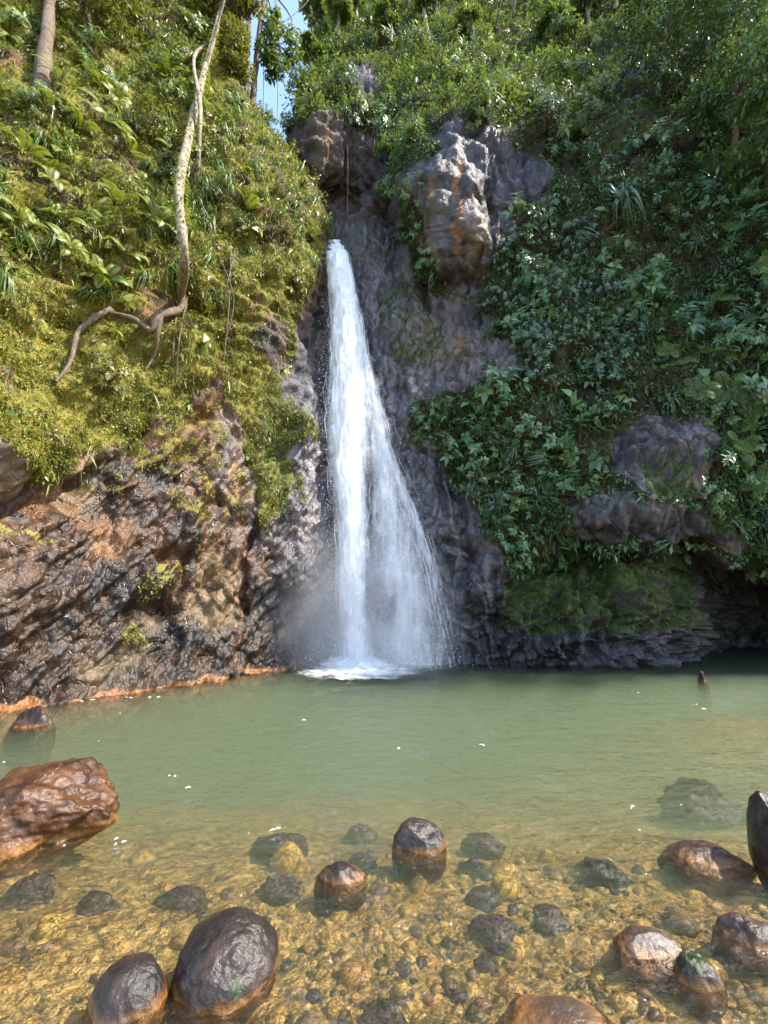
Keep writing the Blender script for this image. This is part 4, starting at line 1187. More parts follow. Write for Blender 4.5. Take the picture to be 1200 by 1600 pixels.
def shrub_mesh(name, mat, seed, stems=13, whorls=3, per=6, leaf=0.17, width=0.42, spread=1.0, droop=0.35):
    r_ = np.random.default_rng(seed)
    parts, rn, mi = [], [], []
    lp, ld, ln, ll = [], [], [], []
    for s in range(stems):
        th, el = r_.uniform(0, 6.28), r_.uniform(0.15, 1.35)
        d = np.array([math.cos(th) * math.cos(el) * spread, math.sin(th) * math.cos(el) * spread, math.sin(el)])
        d /= np.linalg.norm(d)
        h = r_.uniform(0.30, 0.62)
        pts = [np.zeros(3), d * h * 0.55 + [0, 0, 0.03], d * h]
        tv_, tf_ = tube(pts, [0.010, 0.007, 0.004], 4)
        parts.append((tv_, tf_)); rn.append(np.full(len(tv_), 0.1)); mi.append(np.ones(len(tf_), int))
        for w in range(whorls):
            c = d * h * (0.55 + 0.45 * (w + 1) / whorls)
            t0 = r_.uniform(0, 6.28)
            a = unit(np.cross(d, [0.3, 0.2, 0.9]))
            b = np.cross(d, a)
            for q_ in range(per):
                t = t0 + q_ * 6.283 / per + r_.normal(0, 0.15)
                lp.append(c); ld.append(a * math.cos(t) + b * math.sin(t) + d * r_.uniform(0.2, 0.8)); ln.append(d + [0, 0, 0.5]); ll.append(leaf * r_.uniform(0.6, 1.15) * (0.7 + 0.3 * w / whorls))
    ll = np.array(ll)
    v, f, kv = leaves(np.array(lp), np.array(ld), np.array(ln), ll, ll * width, 0.16, droop)
    parts.append((v, f)); rn.append(np.repeat(r_.random(len(lp)), kv)); mi.append(np.zeros(len(f), int))
    V_, F_ = join(parts)
    return mesh(name, V_, F_, [mat, M['bark_brown']], smooth_shade=False, attrs=dict(rnd=np.concatenate(rn)), mat_index=np.concatenate(mi))

def tuft_mesh(name, mat, seed, n=42, length=0.75, width=0.020, rise=0.5):
    """Arching strap leaves that rise, bend over and hang."""
    r_ = np.random.default_rng(seed)
    ns = 7
    th = r_.uniform(0, 6.28, n)[:, None]
    L = (length * r_.uniform(0.55, 1.1, n))[:, None]
    t = np.linspace(0, 1, ns)[None, :]
    rs = rise * r_.uniform(0.5, 1.3, n)[:, None]
    rad = L * 0.55 * t ** 0.8 * r_.uniform(0.5, 1.2, n)[:, None]
    z = L * (rs * np.sin(t * 2.2) - 0.75 * t ** 2.2)
    c = np.stack([rad * np.cos(th), rad * np.sin(th), z], -1)
    w = width * np.sin(np.pi * (0.15 + 0.83 * t)) ** 0.7
    sd = np.stack([-np.sin(th) + 0 * t, np.cos(th) + 0 * t, 0 * t + 0 * th], -1)
    v = np.stack([c - sd * w[..., None], c + np.array([0, 0, -0.006]), c + sd * w[..., None]], 2)
    b = (np.arange(n) * ns * 3)[:, None]
    j = np.arange(ns - 1) * 3
    f = np.concatenate([np.stack([b + j, b + j + 1, b + j + 4, b + j + 3], -1).reshape(-1, 4), np.stack([b + j + 1, b + j + 2, b + j + 5, b + j + 4], -1).reshape(-1, 4)])
    return mesh(name, v.reshape(-1, 3), f, [mat], attrs=dict(rnd=np.repeat(r_.random(n), ns * 3)))

def frond_mesh(name, mat, seed, L=1.0, pairs=20, width=0.34, arch=0.28, sub=False):
    """One arching fern frond growing along +X from the origin."""
    r_ = np.random.default_rng(seed)
    t = np.linspace(0.12, 0.985, pairs)
    def spine(t_):
        return np.stack([L * t_ * (1 - 0.10 * t_ ** 2), 0 * t_, L * arch * (np.sin(t_ * 2.3) - 0.55 * t_ ** 2 * 1.4)], -1)
    c, cn = spine(t), spine(np.minimum(t + 0.02, 1.0))
    d = unit(cn - c)
    wid = L * width * np.sin(np.pi * np.clip(0.12 + 0.86 * t, 0, 1)) ** 0.75
    upv = unit(np.cross(d, np.array([0, 1.0, 0]))) * -1
    parts, rn = [], []
    for sgn in (-1, 1):
        dirs = unit(np.array([0, sgn * 1.0, 0]) + 0.42 * d)
        if not sub:
            v, f, kv = leaves(c, dirs, np.where(upv[:, 2:] < 0, -upv, upv), wid, L / pairs * 1.05, 0.10, 0.18)
            parts.append((v, f)); rn.append(np.repeat(r_.random(len(c)), kv))
        else:
            for u in np.linspace(0.12, 0.95, 9):
                base = c + dirs * (wid * u)[:, None] + np.array([0, 0, -1.0]) * (wid * 0.16 * u ** 2)[:, None]
                for s2 in (-1, 1):
                    dd = unit(d * s2 + 0.5 * dirs)
                    v, f, kv = leaves(base, dd, np.tile([0, 0, 1.0], (len(c), 1)), L / pairs * 0.72 * (1 - 0.5 * u) + 0.008, L / pairs * 0.30, 0.05, 0.15, tris=2)
                    parts.append((v, f)); rn.append(np.repeat(r_.random(len(c)), kv))
    tv_, tf_ = tube(spine(np.linspace(0, 0.98, 6)), np.linspace(0.010, 0.003, 6) * L, 4)
    parts.append((tv_, tf_)); rn.append(np.full(len(tv_), 0.3))
    V_, F_ = join(parts)
    return mesh(name, V_, F_, [mat], smooth_shade=False, attrs=dict(rnd=np.concatenate(rn)))

def broad_leaf_mesh(name, mat, seed, L=0.34, W=0.28, petiole=0.34):
    """Heart-shaped leaf on a stalk, stalk base at the origin, leaf leaning out along +X."""
    r_ = np.random.default_rng(seed)
    outline = np.array([(-0.16, 0.0), (-0.22, 0.22), (-0.10, 0.44), (0.14, 0.50), (0.42, 0.40), (0.72, 0.20), (1.0, 0.0)])
    mid = np.array([(-0.05, 0), (0.1, 0), (0.25, 0), (0.4, 0), (0.6, 0), (0.8, 0), (1.0, 0)])
    org = np.array([petiole * 0.6, 0, petiole * 0.9])
    def put3(xy, lift):
        x, y = xy[:, 0] * L, xy[:, 1] * W
        return np.stack([org[0] + x * 0.9, org[1] + y, org[2] - 0.45 * x - 0.9 * x * x + lift], -1)
    a, b, c = put3(outline, 0.025), put3(mid, 0.0), put3(outline * [1, -1], 0.025)
    v = np.concatenate([a, b, c])
    f = []
    for j in range(6):
        f += [(j, 7 + j, 8 + j), (j, 8 + j, j + 1), (14 + j, 8 + j, 7 + j), (14 + j, 15 + j, 8 + j)]
    tv_, tf_ = tube([(0, 0, 0), (petiole * 0.2, 0, petiole * 0.55), tuple(b[0])], [0.011, 0.008, 0.005], 5)
    V_, F_ = join([(v, np.array(f)), (tv_, tf_)])
    return mesh(name, V_, F_, [mat], attrs=dict(rnd=np.full(len(V_), r_.random())))

def orient(z_dir, spin):
    z = Vector(z_dir).normalized()
    return z.to_track_quat('Z', 'Y') @ Quaternion((0, 0, 1), spin)

def plant_single(name, me, loc, up_dir, scale, label, cat, group, r_):
    o = obj(name, me, None, label, cat, group)
    o.location = loc
    o.rotation_mode = 'QUATERNION'
    o.rotation_quaternion = orient(up_dir, r_.uniform(0, 6.28))
    o.scale = (scale,) * 3
    return o

def plant_rosette(name, part, me_list, count, loc, up_dir, scale, label, cat, group, r_, elev=(0.2, 0.9)):
    """An Empty at the base with one child per frond or leaf."""
    e = bpy.data.objects.new(name, None)
    col.objects.link(e)
    e.empty_display_size = 0.1
    e.location = loc
    e.rotation_mode = 'QUATERNION'
    e.rotation_quaternion = orient(up_dir, r_.uniform(0, 6.28))
    e.scale = (scale,) * 3
    e['label'], e['category'] = label, cat
    if group:
        e['group'] = group
    for j in range(count):
        c = obj(part, me_list[int(r_.integers(len(me_list)))], e)
        c.rotation_euler = (r_.normal(0, 0.15), -r_.uniform(*elev), j * 6.283 / count + r_.normal(0, 0.25))
        s = r_.uniform(0.7, 1.1)
        c.scale = (s, s, s)
    return e

def pick(n, G, N, U, V, weight, r_, gap):
    """n points kept at least gap apart."""
    p, nn, i = sheet_points(n * 8, G, N, U, V, weight, r_)
    keep, cells = [], {}
    for j in range(len(p)):
        c = tuple(np.floor(p[j] / gap).astype(int))
        if c in cells:
            continue
        cells[c] = 1
        keep.append(j)
        if len(keep) == n:
            break
    return p[keep], nn[keep]

def near_pixel(G, N, gxp, gyp, px, py):
    d = (gxp - px) ** 2 + (gyp - py) ** 2
    j = np.unravel_index(np.argmin(d + 1e6 * (G[..., 1] > 40)), d.shape)
    return G[j], N[j]

r_ = np.random.default_rng(600)
UP = np.array([0, 0, 1.0])
shrub_dark = [shrub_mesh('shaded_shrub', M['leaf_dark'], 700 + j, st, wh, pr, lf, wd) for j, (st, wh, pr, lf, wd) in enumerate(((12, 3, 6, 0.17, 0.36), (20, 5, 3, 0.11, 0.55), (9, 3, 4, 0.24, 0.50)))]
shrub_blue = [shrub_mesh('blue_green_shrub', M['leaf_blue'], 710 + j, st, wh, pr, lf, wd) for j, (st, wh, pr, lf, wd) in enumerate(((11, 3, 7, 0.16, 0.34), (16, 4, 5, 0.12, 0.42), (22, 5, 3, 0.10, 0.55)))]
shrub_mid = [shrub_mesh('slope_shrub', M['leaf_slope'], 720 + j, 16, wh, pr, lf, wd, 0.8, 0.2) for j, (wh, pr, lf, wd) in enumerate(((4, 6, 0.13, 0.42), (6, 4, 0.10, 0.55), (3, 5, 0.19, 0.36)))]
shrub_yel = [shrub_mesh('sunlit_shrub', M['leaf_yellow'], 730 + j, 14, 3, 6, 0.12, 0.45, 1.0, 0.3) for j in range(3)]
tuft_dark = [tuft_mesh('strap_tuft', M['leaf_blue'], 740 + j, 46, 0.8, 0.016) for j in range(2)]
tuft_yel = [tuft_mesh('strap_tuft', M['leaf_mid'], 745 + j, 44, 0.8, 0.015, 0.6) for j in range(2)]
frond_yel = [frond_mesh('frond', M['leaf_lime'], 750 + j, 1.0, 20, 0.22, 0.30) for j in range(2)]
frond_dark = [frond_mesh('frond', M['leaf_fresh'], 755 + j, 1.0, 17, 0.36, 0.20, True) for j in range(2)]
bl_dark = [broad_leaf_mesh('leaf', M['leaf_dark'], 760 + j) for j in range(3)]
bl_mid = [broad_leaf_mesh('leaf', M['leaf_fresh'], 765 + j) for j in range(3)]

bl_lime = [broad_leaf_mesh('leaf', M['leaf_lime'], 768 + j) for j in range(3)]

def up_of(nn, a=0.6, b=0.6):
    return nn * a + UP * b

def zone_label(base, p_, zones):
    u, v_ = proj(np.asarray(p_))
    for (x0, y0, x1, y1), where in zones:
        if x0 <= u < x1 and y0 <= v_ < y1:
            return base + ' ' + where
    return base + ' ' + zones[-1][1]
INF = 9999
Z_SHADE = [((-INF, 640, 960, 860), 'above the fringe of strap leaves'), ((-INF, 430, 780, 640), 'between the veil and the blue-green bank'), ((1090, 400, INF, 900), 'among the feathery ferns'), ((960, 560, 1090, 900), 'around the round rock outcrop'), ((-INF, -INF, 900, 430), 'beside the rock buttress'), ((900, 250, 1090, 430), 'round the big hanging strap tuft'), ((900, -INF, INF, 250), 'under the dark clifftop trees'), ((-INF, -INF, INF, INF), 'in the middle of the dense bank')]
Z_SLOPE = [((-INF, -INF, 600, INF), 'above the dark alcove'), ((600, -INF, 740, 110), 'around the straight bare trunk'), ((600, 110, 740, INF), 'over the crown of the rock buttress'), ((940, -INF, INF, INF), 'around the small rock face in the wood'), ((-INF, -INF, INF, 110), 'in the sunny band under the skyline'), ((-INF, -INF, INF, INF), 'between the buttress and the dark wood')]
Z_SUN = [((-INF, -INF, 130, 250), 'near the gnarled brown tree'), ((-INF, 250, 260, 480), 'among the sword ferns'), ((-INF, 480, 330, INF), 'below the winding root'), ((400, -INF, INF, INF), 'along the edge next to the waterfall'), ((260, 250, 400, 480), 'round the foot of the pale trunk'), ((330, 480, 400, INF), 'between the root and the waterfall'), ((-INF, -INF, INF, INF), 'beside the upper part of the pale trunk')]
# shaded cliff
wB = low_B * depthB
zone_r = wB * smooth(150, 260, by)
blue_zone = zone_r * inside([(760, 380), (900, 330), (960, 420), (1020, 500), (980, 600), (820, 600), (720, 480)], bx, by)
for me_list, n, w, gap, sc, name, lab, grp in (
        (shrub_blue, 110, blue_zone, 0.30, (0.7, 1.1), 'blue_green_shrub', 'glossy blue-green whorled shrub in the dense bank below the rock buttress', 'blue-green shrubs below the buttress'),
        (shrub_dark, 295, zone_r, 0.42, (0.45, 1.6), 'shaded_shrub', ('dark-green leafy shrub on the shaded cliff', Z_SHADE), 'shrubs on the shaded cliff'),
        (shrub_mid, 260, wB * smooth(260, 170, by), 0.75, (1.0, 2.2), 'slope_shrub', ('light-green bushy shrub on the steep slope', Z_SLOPE), 'shrubs on the upper slope')):
    pts, ns_ = pick(n, B1, BN1, BU, BV, w, r_, gap)
    for p_, n_ in zip(pts, ns_):
        plant_single(name, me_list[int(r_.integers(3))], p_ - n_ * 0.02, up_of(n_, 0.8, 0.35), r_.uniform(*sc), lab if isinstance(lab, str) else zone_label(lab[0], p_, lab[1]), 'shrub', grp, r_)
pts, ns_ = pick(46, B1, BN1, BU, BV, zone_r * smooth(760, 560, -0 * by + np.where(by > 900, 0, 660)), r_, 0.5)
for p_, n_ in zip(pts, ns_):
    plant_single('strap_tuft', tuft_dark[int(r_.integers(2))], p_ + n_ * 0.05, up_of(n_, 0.7, 0.5), r_.uniform(0.6, 1.0), zone_label('tuft of narrow drooping strap leaves', p_, Z_SHADE), 'strap plant', 'strap-leaf tufts on the shaded cliff', r_)
for px, py in ((735, 705), (800, 715), (835, 718), (745, 745), (790, 778), (815, 780), (850, 782), (870, 775), (830, 790), (770, 790)):
    p_, n_ = near_pixel(B1, BN1, bx, by, px, py)
    plant_single('strap_tuft', tuft_dark[int(r_.integers(2))], p_ + n_ * 0.15, up_of(n_, 0.7, 0.4), r_.uniform(0.75, 1.0), 'tuft of grey-green strap leaves in the fringe over the lower rock lip', 'strap plant', 'fringe of strap-leaf tufts over the rock lip', r_)
for px, py, s, lab in ((975, 318, 2.0, 'big isolated hanging tuft of long strap leaves high on the shaded cliff'), (925, 375, 1.1, 'smaller hanging strap tuft just below the biggest one'), (1050, 630, 0.8, 'strap tuft hanging over the top of the round rock outcrop'), (1105, 490, 0.9, 'strap tuft in the dark hollow beside the feathery fern fronds')):
    p_, n_ = near_pixel(B1, BN1, bx, by, px, py)
    plant_single('strap_tuft', tuft_dark[0], p_ + n_ * 0.25, up_of(n_, 0.6, 0.6), s, lab, 'strap plant', None, r_)
fern_spots = [(1030, 560, 1.0), (1090, 575, 1.15), (1130, 600, 1.1), (1080, 620, 0.9), (1160, 560, 1.1), (1150, 470, 1.0), (1120, 490, 0.9), (1185, 620, 1.0), (1160, 720, 1.2), (1130, 700, 1.0), (1190, 690, 1.0), (1190, 440, 1.2), (1140, 380, 1.1), (1180, 340, 1.1), (1060, 590, 0.9), (1195, 520, 1.0), (1200, 760, 1.0)]
for px, py, s in fern_spots:
    p_, n_ = near_pixel(B1, BN1, bx, by, px, py)
    plant_rosette('feathery_fern', 'frond', frond_dark, 6, p_ + n_ * 0.4, up_of(n_, 0.75, 0.55), s * 0.6, 'feathery fern with broad fresh-green fronds on the shaded cliff', 'fern', 'feathery ferns on the shaded cliff', r_, (-0.1, 0.45))
pts, ns_ = pick(90, B1, BN1, BU, BV, zone_r * (0.25 + inside([(640, 620), (900, 600), (960, 720), (880, 780), (720, 760)], bx, by)), r_, 0.5)
for p_, n_ in zip(pts, ns_):
    plant_rosette('broad_leaf_plant', 'leaf', bl_mid if r_.random() < 0.5 else bl_dark, int(r_.integers(5, 8)), p_ + n_ * 0.05, up_of(n_, 0.8, 0.4), r_.uniform(0.5, 0.85), zone_label('broad heart-leaved plant on the shaded cliff', p_, Z_SHADE), 'leafy plant', 'broad-leaved plants on the shaded cliff', r_, (-0.2, 0.7))

# sunlit cliff
wA = inview_A * vegA * depthA
for me_list, n, w, gap, sc, name, lab, grp in (
        (shrub_yel, 250, wA * (0.06 + smooth(500, 330, ay)), 0.40, (0.55, 1.15), 'sunlit_shrub', ('yellow-green leafy shrub on the mossy cliff', Z_SUN), 'shrubs on the sunlit cliff'),
        (shrub_mid, 120, wA * smooth(330, 120, ay), 0.55, (0.7, 1.5), 'clifftop_shrub', ('mid-green bushy shrub high on the mossy cliff', Z_SUN), 'shrubs high on the sunlit cliff')):
    pts, ns_ = pick(n, A1, AN1, AU, AV, w, r_, gap)
    for p_, n_ in zip(pts, ns_):
        plant_single(name, me_list[int(r_.integers(3))], p_ - n_ * 0.02, up_of(n_, 0.7, 0.45), r_.uniform(*sc), lab if isinstance(lab, str) else zone_label(lab[0], p_, lab[1]), 'shrub', grp, r_)
pts, ns_ = pick(85, A1, AN1, AU, AV, wA * smooth(520, 420, ay) * smooth(150, 260, ay), r_, 0.5)
for p_, n_ in zip(pts, ns_):
    plant_single('strap_tuft', tuft_yel[int(r_.integers(2))], p_ + n_ * 0.05, up_of(n_, 0.6, 0.6), r_.uniform(0.6, 1.1), zone_label('tuft of pale hanging strap leaves', p_, Z_SUN), 'strap plant', 'strap-leaf tufts on the sunlit cliff', r_)
for px, py in ((318, 300), (335, 310), (350, 300), (305, 330), (375, 325), (180, 330), (200, 345), (410, 320), (430, 345), (265, 350), (285, 345), (278, 362), (295, 365), (270, 375), (300, 350)):
    p_, n_ = near_pixel(A1, AN1, ax, ay, px, py)
    plant_single('strap_tuft', tuft_yel[int(r_.integers(2))], p_ + n_ * 0.15, up_of(n_, 0.6, 0.5), r_.uniform(0.8, 1.15), 'tuft of long strap leaves in the band at the foot of the pale trunk', 'strap plant', 'band of strap tufts below the pale trunk', r_)
pts, ns_ = pick(85, A1, AN1, AU, AV, wA * (0.2 + 1.0 * inside([(40, 150), (260, 200), (250, 460), (60, 460)], ax, ay)) * smooth(600, 480, ay), r_, 0.5)
for p_, n_ in zip(pts, ns_):
    plant_rosette('sword_fern', 'frond', frond_yel, 7, p_ + n_ * 0.12, up_of(n_, 0.8, 0.4), r_.uniform(0.5, 0.9), zone_label('arching yellow-green sword fern', p_, [((-INF, 250, 260, 480), 'between the gnarled tree and the winding root')] + Z_SUN), 'fern', 'sword ferns on the sunlit cliff', r_, (0.0, 0.7))
pts, ns_ = pick(34, A1, AN1, AU, AV, wA * smooth(640, 520, ay) * smooth(100, 300, ay), r_, 0.6)
for p_, n_ in zip(pts, ns_):
    plant_rosette('broad_leaf_plant', 'leaf', bl_lime, int(r_.integers(4, 7)), p_ + n_ * 0.03, up_of(n_, 0.8, 0.4), r_.uniform(0.35, 0.6), zone_label('broad-leaved plant lit by the sun', p_, Z_SUN), 'leafy plant', 'broad-leaved plants on the sunlit cliff', r_, (-0.2, 0.7))

# ------------------------------------------------------------------ trees
def crown_leaves(centres, radii, per, leaf, seed, hang=0.3, aspect=0.42):
    q_ = np.random.default_rng(seed)
    c = np.repeat(np.asarray(centres), per, 0)
    rr_ = np.repeat(np.asarray(radii), per)[:, None]
    d = rand_dirs(len(c), q_)
    p = c + d * rr_ * (q_.random((len(c), 1)) ** 0.45) * np.array([1, 1, 0.72])
    ld = d * 0.6 + q_.normal(0, 0.5, d.shape) + np.array([0, 0, -hang])
    ln = UP * 0.8 + d * 0.5 + q_.normal(0, 0.3, d.shape)
    L = leaf * q_.uniform(0.6, 1.3, len(c))
    v, f, kv = leaves(p, ld, ln, L, L * aspect, 0.15, 0.15, tris=2)
    rn = np.clip(np.repeat(q_.random(len(centres)), per) * 0.5 + q_.random(len(c)) * 0.5, 0, 1)
    return v, f, np.repeat(rn, kv)

def tree(name, path, radii, crown_c, crown_r, bark, leaf_mat, label, group, seed, clumps=34, per=70, leaf=0.16, branch_from=0.55, extra=None, hang=0.3, limbs=16):
    """path: trunk points in world space; crown_c, crown_r: middle and half axes of the crown."""
    q_ = np.random.default_rng(seed)
    path = np.asarray(path, float)
    e = bpy.data.objects.new(name, None)
    col.objects.link(e)
    e.location = tuple(path[0])
    e['label'], e['category'] = label, 'tree'
    if group:
        e['group'] = group
    o0 = path[0]
    tv_, tf_ = tube(path - o0, radii, 12, 0.25, seed)
    obj('trunk', mesh('trunk', tv_, tf_, [bark]), e)
    cc = np.asarray(crown_c) - o0 + unit(q_.normal(size=(clumps, 3))) * q_.uniform(0.25, 1.0, (clumps, 1)) ** 0.5 * np.asarray(crown_r)
    cr_ = q_.uniform(0.16, 0.34, clumps) * float(np.mean(crown_r))
    parts = []
    mtr = path - o0
    for j in range(min(clumps, limbs)):
        t = q_.uniform(branch_from, 0.98) * (len(mtr) - 1)
        i = min(int(t), len(mtr) - 2)
        a = mtr[i] + (mtr[i + 1] - mtr[i]) * (t - i)
        ra = float(np.interp(t, range(len(radii)), radii)) * 0.45
        b = cc[j]
        mid = 0.5 * (a + b) + q_.normal(0, 0.12, 3) * np.linalg.norm(b - a) + [0, 0, 0.1 * np.linalg.norm(b - a)]
        parts.append(tube([a, mid, b], [ra, ra * 0.6, ra * 0.2], 6))
    bv, bf = join(parts)
    obj('branches', mesh('branches', bv, bf, [bark]), e)
    v, f, rn = crown_leaves(cc, cr_, per, leaf, seed, hang)
    obj('crown', mesh('crown', v, f, [leaf_mat], smooth_shade=False, attrs=dict(rnd=rn)), e)
    if extra:
        for nm, pts, rd in extra:
            xv, xf = tube(np.asarray(pts) - o0, rd, 8, 0.2, seed + 3)
            obj(nm, mesh(nm, xv, xf, [M['bark_brown']]), e)
    return e

def off_A(px, py, out=0.25):
    p_, n_ = near_pixel(A1, AN1, ax, ay, px, py)
    q_ = P(px, py, p_[1])
    return q_ + n_ * out - np.array([0, 0, 0])

pp = lambda px, py, D: P(px, py, D)
# the pale leaning trunk and its winding root
base_ = off_A(284, 340, 0.5)
tr_px = ((281, 285), (299, 195), (321, 105), (343, 20), (352, -50), (357, -130))
tr_D = [near_pixel(A1, AN1, ax, ay, *q_)[0][1] for q_ in tr_px[:4]]
lin = np.polyfit(range(4), tr_D, 1)
lin[1] -= 0.45 + max(lin[0] * j + lin[1] - d_ for j, d_ in enumerate(tr_D))
D_top = float(np.polyval(lin, 3))
path = [off_A(284, 455, 0.30), pp(289, 410, 0.5 * (off_A(290, 410, 0.36)[1] + float(np.polyval(lin, -1.2)))), pp(283, 345, float(np.polyval(lin, -0.6)))] + [pp(x_, y_, float(np.polyval(lin, j))) for j, (x_, y_) in enumerate(tr_px)]
root1 = [off_A(288, 430, 0.34), off_A(284, 455, 0.31), off_A(268, 490, 0.30), off_A(258, 510, 0.28), off_A(232, 522, 0.28), off_A(210, 508, 0.30), off_A(190, 494, 0.33), off_A(165, 498, 0.30), off_A(150, 520, 0.28), off_A(128, 540, 0.26), off_A(112, 568, 0.22), off_A(85, 600, 0.12)]
root2 = [off_A(260, 508, 0.28), off_A(250, 530, 0.22), off_A(240, 555, 0.15), off_A(228, 580, 0.05)]
root3 = [off_A(285, 455, 0.30), off_A(280, 500, 0.22), off_A(272, 540, 0.15), off_A(270, 580, 0.05)]
crown_mid = pp(345, -15, D_top + 0.2)
lean = tree('leaning_tree', path, [0.09, 0.095, 0.10, 0.115, 0.115, 0.105, 0.09, 0.075, 0.06], crown_mid, (1.7, 1.5, 1.5), M['bark_pale'], M['leaf_yellow'],
     'tree with pale leaning trunk and a winding root hanging down the mossy cliff', None, 801, 40, 80, 0.2, limbs=4,
     extra=[('root', root1, [0.095, 0.095, 0.095, 0.095, 0.075, 0.062, 0.062, 0.062, 0.058, 0.056, 0.04, 0.025]), ('root', root2, [0.08, 0.05, 0.035, 0.015]), ('root', root3, [0.035, 0.03, 0.022, 0.012])])
# creepers climbing the trunk
q_ = np.random.default_rng(811)
tp = np.asarray(path)
nl = 900
tt = np.clip(np.concatenate([q_.normal(c_, 0.22, nl // 6) for c_ in (2.2, 3.0, 3.9, 4.7, 5.4, 6.2)]), 0, len(tp) - 1.01)
ti = tt.astype(int)
cp = tp[ti] + (tp[ti + 1] - tp[ti]) * (tt - ti)[:, None]
dd = rand_dirs(len(tt), q_) * np.array([1, 1, 0.3])
v, f, kv = leaves(cp + unit(dd) * 0.12 - tp[0], dd + np.array([0, 0, -0.5]), dd + UP, q_.uniform(0.06, 0.15, len(tt)), q_.uniform(0.03, 0.07, len(tt)), 0.15, 0.2)
obj('climbing_leaves', mesh('climbing_leaves', v, f, [M['leaf_lime']], smooth_shade=False, attrs=dict(rnd=np.repeat(q_.random(len(tt)), kv))), lean, kind='stuff')
# a thinner companion trunk
c2 = [off_A(303, 300, -0.2), off_A(312, 200, 0.6), off_A(328, 110, 0.75), off_A(345, 30, 0.85), pp(352, -60, D_top)]
tree('slim_tree', c2, [0.06, 0.06, 0.055, 0.05, 0.04], pp(350, 0, D_top + 0.3), (0.9, 1.0, 1.4), M['bark_pale'], M['leaf_yellow'], 'slim tree close behind the pale leaning trunk', None, 802, 26, 80, 0.15, limbs=3)
# the shaded trunk further along the cliff
c3 = [off_A(50, 215, -0.15), off_A(85, 110, 0.5), off_A(105, 30, 0.7), pp(118, -60, 10.2), pp(125, -150, 10.4)]
tree('gnarled_tree', c3, [0.24, 0.17, 0.14, 0.12, 0.09], pp(150, -150, 10.6), (2.2, 2.0, 1.8), M['bark_brown'], M['leaf_mid'], 'gnarled brown tree leaning out from the upper mossy cliff', None, 803, 34, 80, 0.2)
c4 = [off_A(154, 88, 0.35), off_A(160, 62, 0.5), off_A(166, 30, 0.6), pp(172, -30, 11.2)]
tree('young_tree', c4, [0.055, 0.05, 0.045, 0.03], pp(150, 0, 10.8), (1.4, 1.0, 1.0), M['bark_pale'], M['leaf_yellow'], 'young tree with thin reddish-pale stem on the upper mossy cliff', None, 804, 22, 60, 0.16)
# trees against the gap of sky
t5 = [pp(392, 215, 15.0), pp(398, 120, 15.2), pp(408, 30, 15.5), pp(420, -60, 15.8), pp(425, -120, 16.0)]
tree('gap_tree', t5, [0.13, 0.12, 0.11, 0.09, 0.06], pp(436, 72, 15.2), (1.0, 0.8, 1.5), M['bark_brown'], M['leaf_mid'], 'small tree hanging its leafy sprays across the gap of blue sky', None, 805, 30, 70, 0.20, 0.3, hang=0.7)
t6 = [pp(376, 235, 14.2), pp(382, 140, 14.4), pp(388, 60, 14.6), pp(392, -40, 14.8)]
tree('gap_tree', t6, [0.11, 0.10, 0.09, 0.06], pp(368, 90, 14.0), (0.5, 0.7, 2.2), M['bark_brown'], M['leaf_yellow'], 'narrow tree draped with creepers at the edge of the gap of sky', None, 806, 30, 75, 0.17, 0.2, hang=0.6)
# trees on the slope above the fall
def off_B(px, py, out=0.1):
    p_, n_ = near_pixel(B1, BN1, bx, by, px, py)
    return P(px, py, p_[1]) + n_ * out
q_ = np.random.default_rng(820)
slope = [(488, 120, 75, 1), (500, 60, 85, 1), (530, 60, 80, 1), (560, 45, 90, 1), (610, 70, 90, 1), (690, 40, 100, 1), (740, 70, 95, 1), (800, 30, 110, 1), (860, 80, 100, 1), (920, 50, 110, 0), (960, 20, 120, 0), (1010, 60, 110, 0), (640, 10, 80, 1), (880, 0, 90, 1)]
slope_lab = ['shade-side tree with dark dense crown on the slope above the cliff', 'sunny tree with light-green crown on the slope above the buttress']
for j, (px, py, h, kd) in enumerate(slope):
    a = off_B(px, py)
    sc = a[1] / FPX * 1.25
    hh = h * sc * 0.62
    lean = q_.normal(0, 0.12, 2)
    top_ = a + np.array([lean[0] * hh, -0.15 * hh + lean[1] * hh, hh])
    tree('slope_tree', [a, a + (top_ - a) * 0.35 + q_.normal(0, 0.05, 3), a + (top_ - a) * 0.7, top_], [0.11, 0.09, 0.07, 0.04], a + (top_ - a) * 0.9, (hh * 0.42, hh * 0.42, hh * 0.38), M['bark_pale'], M['leaf_slope'] if kd else M['leaf_dark'], slope_lab[kd], 'trees with light crowns on the slope' if kd else 'trees with dark crowns on the slope', 830 + j, 26, 60, 0.24, 0.35)
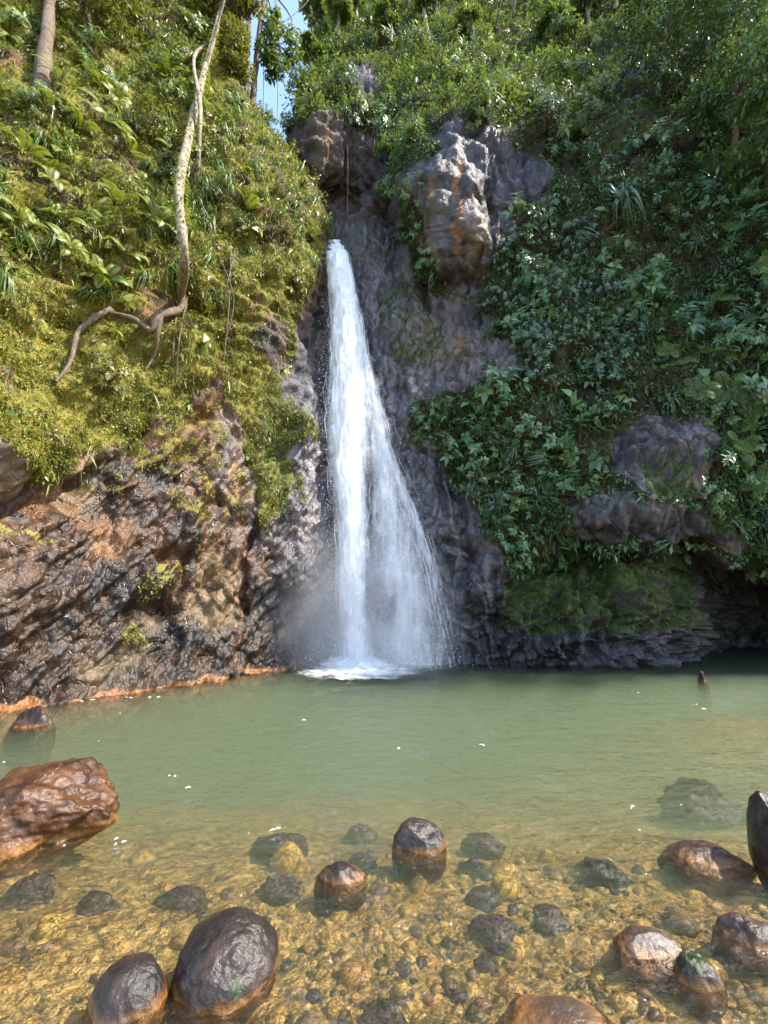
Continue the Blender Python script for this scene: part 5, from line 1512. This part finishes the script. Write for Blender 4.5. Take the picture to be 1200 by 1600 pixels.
# bare pole-like trunk on the skyline and pale trunks in the shaded wood
for nm, pts, rad, lab in (
        ('bare_trunk', [off_B(667, 62), off_B(667, 30, 0.6), pp(665, -20, 22.0), pp(664, -80, 23.0)], [0.13, 0.12, 0.11, 0.08], 'straight pale bare trunk standing among bushes at the top of the slope'),
        ('bare_trunk', [off_B(1152, 48, 0.2), pp(1140, 10, 14.6), pp(1128, -40, 14.7)], [0.12, 0.11, 0.09], 'pale slanting trunk in the dark wood above the shaded cliff'),
        ('bare_trunk', [off_B(1087, 205, 0.2), pp(1083, 165, 12.4), pp(1080, 120, 12.5)], [0.06, 0.055, 0.04], 'short pale stem among dark shrubs below the slanting trunk'),
        ('bare_trunk', [off_B(1100, 206, 0.2), pp(1098, 172, 12.3), pp(1094, 140, 12.4)], [0.05, 0.045, 0.03], 'thin pale stem next to the short one among dark shrubs')):
    tv_, tf_ = tube(np.asarray(pts) - pts[0], rad, 10, 0.2, 5)
    o = obj(nm, mesh(nm, tv_, tf_, [M['bark_pale']]), None, lab, 'tree trunk')
    o.location = tuple(pts[0])
# the wood on the shaded cliff top, partly in view; unseen ones are added to shade the wall
shade = [(1040, 150, 1.9), (1110, 110, 2.1), (1170, 150, 2.0), (1185, 60, 2.2), (1080, 40, 2.2), (1150, 250, 1.5), (1200, 330, 1.4), (1260, 200, 2.2), (1380, 120, 2.6), (1500, 120, 2.8), (1300, 330, 1.8), (1560, 0, 3.0), (1400, 260, 2.2), (1600, 200, 2.6)]
for j, (px, py, s) in enumerate(shade):
    a = off_B(px, py)
    top_ = a + np.array([-0.2, -0.55, 1.0]) * s * 1.1 + q_.normal(0, 0.15, 3)
    tree('shade_tree', [a, a + (top_ - a) * 0.4, a + (top_ - a) * 0.75, top_], [0.10, 0.085, 0.06, 0.03], top_, (s * 0.95, s * 0.9, s * 0.75), M['bark_brown'], M['leaf_dark'], ('dark-leaved tree leaning out over the round-leaved shrubs by the pale stems' if px < 1120 and py > 90 else 'dark-leaved tree by the pale slanting trunk on the shaded clifftop' if py < 100 else 'low dark-leaved tree overhanging the feathery ferns'), 'trees on the shaded clifftop', 860 + j, 30, 75, 0.19, 0.35)

# ------------------------------------------------------------------ hanging vines
def vine(pts, rad, lab, grp=None, sides=5):
    pts = np.asarray(pts, float)
    tv_, tf_ = tube(pts - pts[0], [rad] * len(pts), sides)
    o = obj('hanging_vine', mesh('hanging_vine', tv_, tf_, [M['bark_brown']]), None, lab, 'vine', grp)
    o.location = tuple(pts[0])
vine([pp(543, 225, 15.4), pp(543.5, 270, 15.3), pp(543, 320, 15.2), pp(543, 362, 15.0)], 0.018, 'single thin vine hanging straight down over the lip of the waterfall')
for px, y0, y1 in ((345, 385, 560), (348, 400, 500), (352, 420, 530), (272, 470, 600), (310, 230, 300), (278, 240, 310)):
    vine([off_A(px, y0, 0.35), off_A(px + 2, 0.5 * (y0 + y1), 0.30), off_A(px - 2, y1, 0.15)], 0.018, 'thin dark vine hanging down the sunlit mossy cliff', 'vines on the sunlit cliff')
for px, y0, y1 in ((410, 20, 200), (432, 120, 185)):
    vine([pp(px, y0 - 60, 15.2), pp(px + 2, 0.5 * (y0 + y1), 15.1), pp(px + 1, y1, 15.0)], 0.016, 'thin vine hanging across the gap of blue sky', 'vines in the gap of sky')
